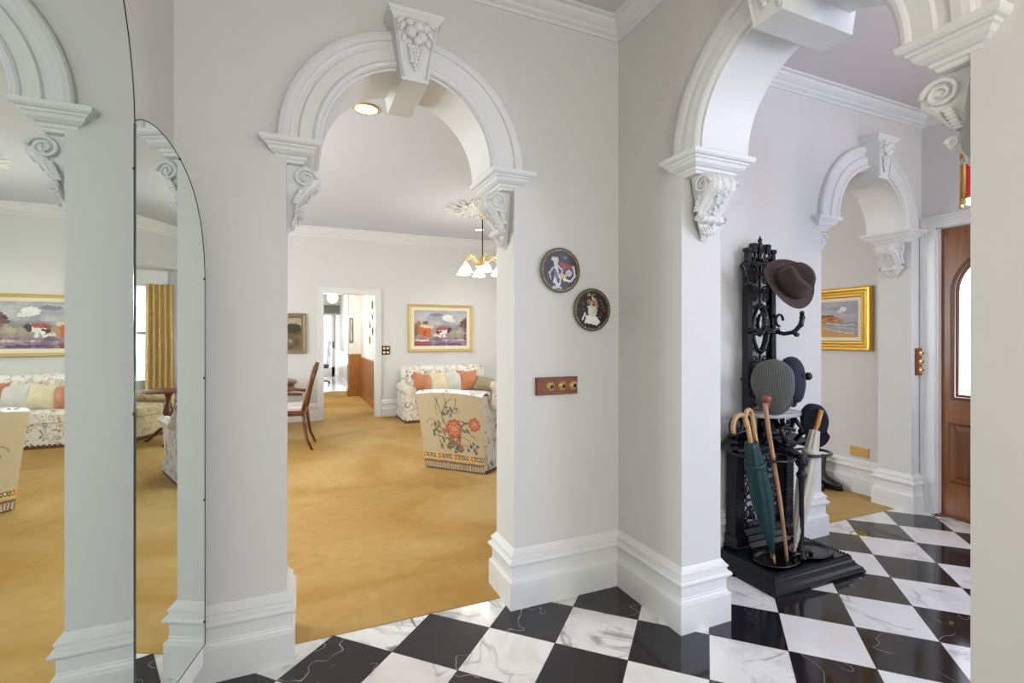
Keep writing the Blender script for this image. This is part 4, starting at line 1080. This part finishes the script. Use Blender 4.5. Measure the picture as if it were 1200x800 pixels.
for k in range(6):
    a=2*pi*k/6+.35; ca,sa=cos(a),sin(a)
    arm=MB().tube([(r*ca,r*sa,z) for r,z in [(.05,.08),(.10,.13),(.16,.17),(.23,.16),(.27,.11),(.27,.06)]],.008,8)
    for r_,z_ in ((.14,.185),(.2,.19)): arm.sph((r_*ca,r_*sa,z_),(.03,.012,.008),8,M=Matrix.Rotation(a,4,'Z'))
    arm=arm.build('arm',Mbrass,ch)
    sh=MB().lathe([(.018,.07),(.03,.05),(.05,.02),(.058,-.01),(.082,-.045)],c=(.27*ca,.27*sa,0),n=36,fl=lambda q,z:1+(.16*cos(q*6) if z<.03 else 0))
    sh.build('glass_shade',Mlit,arm)

# ------------------------------------------------------------------ wing chair (seen from behind)
def chair_pic():
    bgc=(184,168,136)
    def bg(u,v):
        if v<.075: return (122,98,78) if (int(u*64)%2==0) else (188,170,144)
        if v<.10: return (118,84,64)
        if v<.125: return (196,160,96)
        if v<.215: return (196,172,114)
        return bgc
    P=Pic(bg,.016,34)
    rnd=random.Random(11)
    # border blossoms
    for k in range(15):
        x=.03+k*.067; c=[(170,84,50),(96,92,60),(84,80,96),(196,150,90)][k%4]
        P.e(x,.168,.022,.030,c).e(x,.168,.010,.014,(224,196,150)).e(x+.033,.185,.014,.012,(104,98,62)).e(x+.033,.148,.013,.011,(92,84,60))
    olive,dk,rust,rl,slate=(116,112,82),(84,82,68),(172,96,66),(204,148,114),(96,98,108)
    # stems
    def curve(p0,p1,p2,n=14): return [((1-t)**2*p0[0]+2*t*(1-t)*p1[0]+t*t*p2[0],(1-t)**2*p0[1]+2*t*(1-t)*p1[1]+t*t*p2[1]) for t in [k/n for k in range(n+1)]]
    for c,w in ((curve((.50,.28),(.40,.62),(.29,.93)),.008),(curve((.30,.70),(.26,.88),(.36,.95)),.005),(curve((.38,.60),(.36,.86),(.55,.93)),.005),(curve((.36,.70),(.52,.86),(.40,.96)),.004),(curve((.48,.72),(.62,.80),(.60,.92)),.004),(curve((.45,.62),(.62,.66),(.78,.62)),.006),(curve((.60,.55),(.80,.52),(.90,.40)),.004),(curve((.34,.50),(.18,.74),(.12,.60)),.005),(curve((.36,.52),(.22,.66),(.17,.54)),.004),(curve((.42,.40),(.24,.42),(.20,.50)),.005),(curve((.52,.30),(.70,.36),(.88,.30)),.005),(curve((.50,.76),(.56,.70),(.66,.78)),.005),(curve((.58,.42),(.74,.46),(.80,.34)),.004)):
        P.l(c,w,olive if w>.004 else dk)
    def leaf(x,y,a,l=.05,c=olive): P.e(x,y,l,l*.42,c,a); P.l([(x-l*.8*cos(a),y-l*.8*sin(a)),(x+l*.8*cos(a),y+l*.8*sin(a))],.003,dk)
    for k in range(34):
        x=.30+.34*rnd.random(); y=.26+.24*rnd.random(); leaf(x,y,rnd.uniform(0,3.1),rnd.uniform(.03,.055),rnd.choice([olive,(130,122,80),(92,94,66),(150,134,96)]))
    for (x,y,a) in [(.28,.54,.6),(.32,.60,2.2),(.25,.58,1.2),(.30,.48,2.8),(.66,.58,.5),(.70,.52,-.4),(.64,.50,.9),(.76,.52,-.8),(.72,.62,.3),(.22,.46,1.5),(.46,.74,.8),(.52,.78,2.0),(.40,.72,2.6),(.24,.50,.2)]: leaf(x,y,a,.042)
    def peony(cx,cy,r,c=rust,c2=rl):
        for k in range(9):
            a=2*pi*k/9; P.e(cx+r*.62*cos(a),cy+r*.62*sin(a)*1.0,r*.42,r*.34,c,a)
        for k in range(7):
            a=2*pi*k/7+.3; P.e(cx+r*.40*cos(a),cy+r*.40*sin(a),r*.30,r*.20,c2,a); P.e(cx+r*.42*cos(a),cy+r*.42*sin(a),r*.20,r*.12,c,a)
        P.e(cx,cy,r*.26,r*.22,(212,168,136)).e(cx,cy,r*.14,r*.12,c)
    peony(.545,.535,.125); peony(.86,.615,.088); 
    for (x,y,r) in [(.38,.50,.03),(.60,.36,.045),(.64,.29,.035),(.50,.40,.035)]: peony(x,y,r,(150,78,66),(190,130,110))
    for (x,y) in [(.46,.755),(.50,.70),(.60,.79),(.44,.80)]:
        P.e(x,y,.022,.018,slate).e(x+.018,y+.012,.014,.012,(70,72,84)).e(x,y,.008,.008,(210,190,140))
    for (x,y) in [(.80,.32),(.86,.28),(.84,.36),(.90,.33),(.76,.27),(.88,.24),(.58,.26),(.55,.23)]:
        P.e(x,y,.022,.016,slate,.5).e(x-.014,y+.014,.014,.010,(66,70,84),1.2)
    return P
rz=math.atan2(-.749,.664)
wc=thing('wing_armchair','low armchair with flowers embroidered on its tan back, backing onto the arch','armchair',(1.365+.749*.38,4.595+.664*.38,.004),rz)
bk=MB()
def backpt(u,v,o=0):
    w0,w1=.335,.372
    w=w0+(w1-w0)*v; x=(2*u-1)*w
    top=.745+.028*(1-(2*u-1)**2)
    z=.015+ (top-.015)*v
    y=-.355-.115*(max(0,z)/.775)**1.3-o
    return (x,y,z)
bk.grid(230,200,lambda u,v:backpt(u,v),colfn=chair_pic())
back_o=bk.build('back_panel',Mfabattr,wc)
sd=MB()
# back thickness block
rings=[]
for k in range(13):
    v=k/12; a=backpt(0,v,-.004); b_=backpt(1,v,-.004); th=.13
    rings.append([a,b_,(b_[0],b_[1]+th,b_[2]),(a[0],a[1]+th,a[2])])
sd.loft(rings)
# rounded top roll
sd.grid(20,10,lambda u,v:(backpt(u,1)[0]*1.0, backpt(u,1)[1]+.065-.066*cos(pi*v), backpt(u,1)[2]-.006+.030*sin(pi*v)))
sd.build('back_cushion',Mchairside,wc)
for s in (-1,1):
    m=MB(); rings=[]
    for k in range(15):
        y=-.44+.83*k/14; f=k/14; nar=.93+.07*min(1,f*3)
        top=.75-.0*f if f<.12 else .75-.21*min(1,(f-.12)/.35)**.8
        xo=s*(.372-.03*min(1,f*2)); xi=s*(.245)
        zz=[.02,.15,.35,top-.06]
        ring=[(s*.335,y+.0,.02)]
        ring+= [(s*(.337+.018*(z/.7)),y,z) for z in (.15,.3,top-.09)]
        ring+= [(s*.385,y,top-.05),(s*.385,y,top-.02),(s*.35,y,top+.004),(s*.30,y,top),(s*.255,y,top-.03),(s*.25,y,top-.09),(s*.25,y,.02)]
        # push the rear end of the arm with the rake of the back
        ring=[(x*nar*(.955+.045*min(1,z/.7)),(yy+(.115*max(0,1-f/.4))*(1-min(1,z/.75)**1.3)),z) for x,yy,z in ring]
        rings.append(ring)
    m.loft(rings,smooth=False)
    m.build('arm',Mchairside,wc)
MB().box(-.25,.25,-.25,.40,.12,.30).rects([(.30,-.24,.24,-.26,.43),(.31,-.25,.25,-.27,.44),(.42,-.25,.25,-.27,.44),(.44,-.23,.23,-.25,.42)],corner=.04).build('seat_cushion',Mchairside,wc)
MB().box(-.33,.33,.34,.40,.03,.12).box(-.342,-.33,-.33,.40,.03,.10).box(.33,.345,-.33,.40,.03,.10).build('skirt',Mchairside,wc)
MB().box(-.328,.328,.38,.395,.0,.032).box(-.338,-.33,-.33,.395,.0,.032).box(.332,.343,-.33,.395,.0,.032).build('fringe',Mtrimcord,wc)

# ------------------------------------------------------------------ sofas
def cushion_mesh(w,d,h,px=4,pin=-.03):
    """pillowy block centred on origin: x width w, y depth d, z height h"""
    m=MB(); n=18
    def f(s): 
        def g(u,v):
            a,b=2*u-1,2*v-1
            e=(1-abs(a)**px)*(1-abs(b)**px)
            return (a*w/2*(1-pin*(1-b*b)),s*d/2*(e**.5)*(1),b*h/2*(1-pin*(1-a*a)))
        return g
    m.grid(n,n,f(1)); m.grid(n,n,f(-1)); return m
def box_cushion(w,d,h,r=.03):
    return MB().rects([(0,-w/2+r,w/2-r,-d/2+r,d/2-r),(r*.3,-w/2+r*.3,w/2-r*.3,-d/2+r*.3,d/2-r*.3),(r,-w/2,w/2,-d/2,d/2),(h-r,-w/2,w/2,-d/2,d/2),(h-r*.3,-w/2+r*.3,w/2-r*.3,-d/2+r*.3,d/2-r*.3),(h,-w/2+r,w/2-r,-d/2+r,d/2-r),(h+.012,-w/4,w/4,-d/4,d/4)],corner=r,smooth=False)
def sofa(label,loc,rz,W=1.5,D=.72,mat=None,seats=2,backh=.80):
    mat=mat or Mfloral
    t=thing('sofa',label,'sofa',loc,rz)
    aw=.17; iw=W-2*aw
    # origin at centre rear floor; front toward -y
    MB().box(-W/2+.02,W/2-.02,-D+.03,-.02,.07,.28).build('base',mat,t)
    MB().box(-W/2,W/2,-D,-D+.012,.035,.09).box(-W/2,-W/2+.012,-D,0,.035,.09).box(W/2-.012,W/2,-D,0,.035,.09).build('valance',mat,t)
    sk=MB().box(-W/2,W/2,-D+.002,-D+.010,.0,.036).box(-W/2+.002,-W/2+.010,-D,0,0,.036).box(W/2-.010,W/2-.002,-D,0,0,.036)
    for k in range(int(W/.05)): sk.box(-W/2+.05*k,-W/2+.05*k+.025,-D-.006,-D,0,.05)
    sk.build('fringe_skirt',Mtrimcord,t)
    MB().rects([(.20,-iw/2-.06,iw/2+.06,-.22,-.03),(backh-.06,-iw/2-.10,iw/2+.10,-.16,0),(backh-.01,-iw/2-.09,iw/2+.09,-.15,-.01),(backh+.005,-iw/2-.06,iw/2+.06,-.12,-.03)],corner=.05).build('back_frame',mat,t)
    for s in (-1,1):
        m=MB(); x=s*(W/2-aw/2)
        rings=[]
        for y in (-D+.005,-D+.02,-.12,-.03):
            ring=[(x-aw*.42,y,.07),(x+aw*.42,y,.07),(x+aw*.42,y,.42)]
            for k in range(13):
                a=-.35*pi+1.7*pi*k/12; ring.append((x+(aw*.5)*cos(a),y,.49+.075*sin(a)))
            ring.append((x-aw*.42,y,.42)); rings.append(ring)
        m.loft(rings); m.tube([(x,-D-.004,.49),(x,-D+.01,.49)],.06,16)
        m.build('arm',mat,t)
    cw=iw/seats
    for k in range(seats):
        c=box_cushion(cw-.01,D-.16,.15); c.v=[(x-iw/2+cw*(k+.5),y-D/2-.06,z+.27) for x,y,z in c.v]; c.build('seat_cushion',mat,t)
        b_=cushion_mesh(cw-.01,.24,.44,3,-.05); R=Matrix.Rotation(-.16,4,'X'); b_.xf(R); b_.v=[(x-iw/2+cw*(k+.5),y-.235,z+.615) for x,y,z in b_.v]; b_.build('back_cushion',mat,t)
    return t
sofa('cream chintz sofa with satin cushions under the lake painting',(2.245,YF-.06,.004),0,W=1.56,D=.78)
def pillow(name,label,loc,mat,w=.335,rot=(0,0,0),tilt=-.30):
    m=cushion_mesh(w,.17,w,2.0,.09); m.xf(Matrix.Rotation(tilt,4,'X')@Matrix.Rotation(rot[1],4,'Y'))
    o=m.build(name,mat); o.location=loc; o.rotation_euler=(0,0,rot[2]); tag(o,label,'cushion','satin cushions on the chintz sofa'); return o
py=YF-.06-.44
pillow('throw_pillow','orange satin cushion at the left arm of the chintz sofa',(1.80,py-.05,.575),Morange,rot=(0,.22,.25))
pillow('throw_pillow','cream satin cushion between the orange and pale grey ones',(2.05,py-.02,.58),Mcream,rot=(0,-.16,-.1))
pillow('throw_pillow','pale grey satin cushion in the middle of the chintz sofa',(2.30,py-.02,.575),Mpale,rot=(0,.10,.12))
pillow('throw_pillow','orange satin cushion right of the pale grey one',(2.56,py-.02,.59),Morange,.34,rot=(0,-.08,-.1))
pillow('throw_pillow','flattened khaki satin cushion at the right arm of the chintz sofa',(2.80,py-.12,.545),Mkhaki,.30,rot=(0,.3,-.2),tilt=-.9)
# second sofa in the bay, facing the room
sofa('floral sofa in front of the bay window, its arm end toward the arch',(XD+.10,6.0,.004),-pi/2,W=1.7,D=.80,mat=Mfloral2,seats=3,backh=.62)
# pedestal table
t=thing('pedestal_table','round dark wood pedestal side table in front of the bay','table',(3.12,6.12,.004))
MB().lathe([(.28,.63),(.30,.635),(.305,.645),(.30,.655),(.001,.655)],n=40).build('top',Mmahog,t)
MB().lathe([(.09,.63),(.05,.61),(.03,.56),(.025,.50),(.045,.44),(.06,.38),(.045,.32),(.025,.27),(.035,.22),(.05,.18),(.04,.14),(.001,.13)],n=24).build('pedestal',Mmahog,t)
for k in range(3):
    a=2*pi*k/3; MB().tube([(r*cos(a),r*sin(a),z) for r,z in [(.02,.18),(.10,.17),(.18,.10),(.26,.03),(.30,.02)]],[.025,.022,.018,.016,.018],8).build('leg',Mmahog,t)

# ------------------------------------------------------------------ dining armchair and table
def armchair():
    t=thing('dining_armchair','carved walnut open armchair with a pale seat left of the doorway','chair',(-.13,6.38,.004),radians(-90-6))
    # local: front toward -y ; back at +y
    for s in (-1,1):
        MB().tube([(s*.22,.20,.44),(s*.225,.215,.30),(s*.23,.24,.14),(s*.235,.30,.0)],[.022,.020,.017,.014],8).build('leg',Mchairw,t)
        MB().tube([(s*.24,-.26,.44),(s*.25,-.275,.30),(s*.245,-.26,.12),(s*.25,-.28,.0)],[.026,.022,.016,.018],8).build('leg',Mchairw,t)
        MB().tube([(s*.22,.19,.64),(s*.27,.05,.655),(s*.28,-.12,.65),(s*.27,-.20,.635)],[.016,.018,.018,.022],8).tube([(s*.27,-.16,.63),(s*.265,-.10,.54),(s*.25,-.14,.45)],.015,8).build('arm',Mchairw,t)
    MB().tube([(-.22,.20,.44),(-.215,.23,.60),(-.20,.28,.80),(-.17,.315,.92),(-.08,.335,.975),(0,.338,.985),(.08,.335,.975),(.17,.315,.92),(.20,.28,.80),(.215,.23,.60),(.22,.20,.44)],[.022,.022,.021,.022,.022,.024,.022,.022,.021,.022,.022],10).build('back_frame',Mchairw,t)
    m=MB()
    for k in range(7):
        a=-.06+.02*k
        m.tube([((k-3)*.018,.212,.48),((k-3)*.028,.245,.66),((k-3)*.016,.285,.80),((k-3)*.034,.325,.95)],.007,6)
    m.sph((0,.27,.74),(.05,.012,.04),10); m.build('splat',Mchairw,t)
    MB().rects([(.40,-.25,.25,-.28,.21),(.43,-.26,.26,-.29,.22),(.46,-.26,.26,-.29,.22)],corner=.02).build('seat_rail',Mchairw,t)
    MB().rects([(.46,-.235,.235,-.27,.20),(.485,-.24,.24,-.275,.20),(.505,-.20,.20,-.24,.17)],corner=.04).build('seat_cushion',Mseat,t)
armchair()
t=thing('dining_table','round polished wooden table with a carved edge beside the walnut armchair','table',(-.62,7.36,.004))
MB().lathe([(.58,.665),(.60,.675),(.61,.69),(.60,.705),(.59,.712),(.001,.715)],n=56).build('top',Mmahog,t)
MB().lathe([(.57,.58),(.575,.665)],n=56).lathe([(.001,.60),(.3,.60),(.57,.60)],n=56).build('apron',Mmahog,t)
MB().lathe([(.12,.60),(.07,.52),(.05,.45),(.09,.36),(.10,.30),(.06,.22),(.08,.16),(.001,.14)],n=24).build('pedestal',Mmahog,t)
for k in range(4):
    a=2*pi*k/4+.4; MB().tube([(r*cos(a),r*sin(a),z) for r,z in [(.03,.2),(.14,.19),(.28,.09),(.38,.035),(.42,.03)]],[.04,.035,.028,.025,.028],8).build('leg',Mmahog,t)

# ------------------------------------------------------------------ bay window
bz=2.36
S(MB().box(XD+.2,XD+1.2,4.0,8.1,bz,bz+.1),'ceiling_bay',Mceil)
S(MB().box(XD,XD+1.2,4.0,4.1,0,bz).box(XD+.2,XD+.9,7.98,8.10,0,bz),'wall_bay_side',Mwall)
def window(name,p0,p1,z0,z1,nm=2):
    """window between two floor points, structure with frame, glass, sash bars"""
    r=struct_root(name,(p0[0],p0[1],0),math.atan2(p1[1]-p0[1],p1[0]-p0[0])); L_=hypot(p1[0]-p0[0],p1[1]-p0[1])
    MB().box(0,L_,-.05,.05,0,z0).box(0,L_,-.05,.05,z1,bz).box(0,.08,-.06,.06,z0,z1).box(L_-.08,L_,-.06,.06,z0,z1).box(0,L_,-.1,.06,z0-.03,z0).box(L_/2-.03,L_/2+.03,-.05,.05,z0,z1).box(0,L_,-.06,.06,z0,z0+.07).box(0,L_,-.06,.06,z1-.07,z1).build('frame',Mtrim,r)
    s=MB()
    s.box(.08,L_-.08,-.02,.02,(z0+z1)/2-.02,(z0+z1)/2+.02)
    s.build('sash_bar',Mtrim,r)
    MB().box(.08,L_-.08,-.004,.004,z0+.02,z1-.02).build('glass',Mglass,r)
window('window_1',(XD+.95,7.25),(XD+.32,7.98),.55,2.18)
window('window_2',(XD+1.1,4.2),(XD+.98,7.22),.55,2.18)
def curtain(label,p0,p1,z0,z1,folds,amp=.045):
    t=thing('curtain',label,'curtain',((p0[0]+p1[0])/2,(p0[1]+p1[1])/2,z0),math.atan2(p1[1]-p0[1],p1[0]-p0[0]),'gold bay window curtains')
    L_=hypot(p1[0]-p0[0],p1[1]-p0[1])
    m=MB(); m.grid(folds*10,20,lambda u,v:((u-.5)*L_*(1+.06*(1-v)),amp*(.5+.5*(1-v*.6))*sin(u*folds*2*pi+.6*sin(v*3)),(z1-z0)*v)); m.build('drape',Mcurtain,t)
    m=MB(); m.grid(folds*10,2,lambda u,v:((u-.5)*L_*1.0,amp*.7*sin(u*folds*2*pi)-.005,(z1-z0)-.09+.10*v)); m.build('heading',Mcurtain,t)
curtain('gathered gold curtain beside the bay window, nearer the far wall',(4.41,7.86),(4.66,7.60),.03,2.12,5,.06)
curtain('gathered gold curtain at the near side of the bay window',(5.14,4.95),(5.24,4.35),.03,2.12,6)
S(MB().box(7.5,7.6,2,12,-.5,3.2),'backdrop_garden',Mgarden)
S(MB().box(4.5,9,-3,14,-.3,-.2),'ground_garden',pm('garden_lawn',(130,150,104),.9,noise=.4,nscale=3))

# ------------------------------------------------------------------ lights
def area(name,loc,rot,size,sy,power,col=(1,1,1)):
    l=bpy.data.lights.new(name,'AREA'); l.shape='RECTANGLE'; l.size=size; l.size_y=sy; l.energy=power; l.color=col
    o=bpy.data.objects.new(name,l); C.objects.link(o); o.location=loc; o.rotation_euler=rot; return o
def point(name,loc,power,r=.1,col=(1,1,1)):
    l=bpy.data.lights.new(name,'POINT'); l.energy=power; l.shadow_soft_size=r; l.color=col
    o=bpy.data.objects.new(name,l); C.objects.link(o); o.location=loc; return o
def spot(name,loc,power,ang=120,blend=.8,r=.08,col=(1,.95,.86)):
    l=bpy.data.lights.new(name,'SPOT'); l.energy=power; l.spot_size=radians(ang); l.spot_blend=blend; l.shadow_soft_size=r; l.color=col
    o=bpy.data.objects.new(name,l); C.objects.link(o); o.location=loc; return o
# daylight at the bay window
area('bay_daylight',(6.3,5.9,1.9),(0,radians(82),0),3.4,2.2,360,(.86,.93,1))
area('left_opening_fill',(-3.2,5.2,1.7),(0,radians(-90),0),3.6,1.8,230,(.86,.93,1))  # added sky fill outside the unseen left wall
spot('downlight_beam',(.462,3.80,2.96),70)
spot('downlight_beam',(2.62,7.35,2.96),40)
point('chandelier_glow',(CX,CY,2.02),24,.15,(1,.96,.9))
point('sitting_room_fill',(-1.2,4.2,2.3),45,.25,(1,.95,.88))  # added fill in the sitting room, no fitting here
area('sitting_ceiling_bounce',(1.2,5.2,.35),(pi,0,0),.01,.01,0)
point('passage_lamp_and_fill',(.6,13.6,1.7),36,.12,(1,.98,.95))  # added fill further along, no fitting here; the next is the pendant's light
point('passage_lamp_and_fill',(.55,10.2,1.7),50,.12,(1,.98,.9))
area('passage_daylight',(.6,17.3,1.2),(radians(-90),0,0),.5,1.6,30,(.95,.98,1))
# added lights without fittings: hall behind the camera, foyer, door side
point('hall_fill',(.35,-1.1,1.7),60,.25,(1,.96,.9))  # added fill in the hall, no pendant modelled
point('foyer_fill',(3.0,-.2,2.1),34,.2,(1,.93,.9))  # added fill out of view, separate from the lantern
area('foyer_blue_daylight',(4.2,-1.2,1.5),(0,radians(80),0),1.8,2.0,95,(.48,.58,1))  # added panel for bluish daylight from the door side, no window here
bpy.data.objects.remove(bpy.data.objects['sitting_ceiling_bounce'])
w=bpy.data.worlds.new('World'); bpy.context.scene.world=w; w.use_nodes=True
bg=w.node_tree.nodes['Background']; bg.inputs[0].default_value=(.90,.95,1,1); bg.inputs[1].default_value=1.7

# ------------------------------------------------------------------ camera
cam=bpy.data.cameras.new('camera'); co=bpy.data.objects.new('camera',cam); C.objects.link(co)
cam.sensor_width=36; cam.lens=578/1200*36; cam.shift_y=-5/1200; cam.clip_start=.02; cam.clip_end=100
co.location=(0,0,1.3); co.rotation_euler=(pi/2,0,radians(-23.4))
sc=bpy.context.scene; sc.camera=co
sc.view_settings.view_transform='Standard'; sc.view_settings.look='None'; sc.view_settings.exposure=.06; sc.view_settings.gamma=1
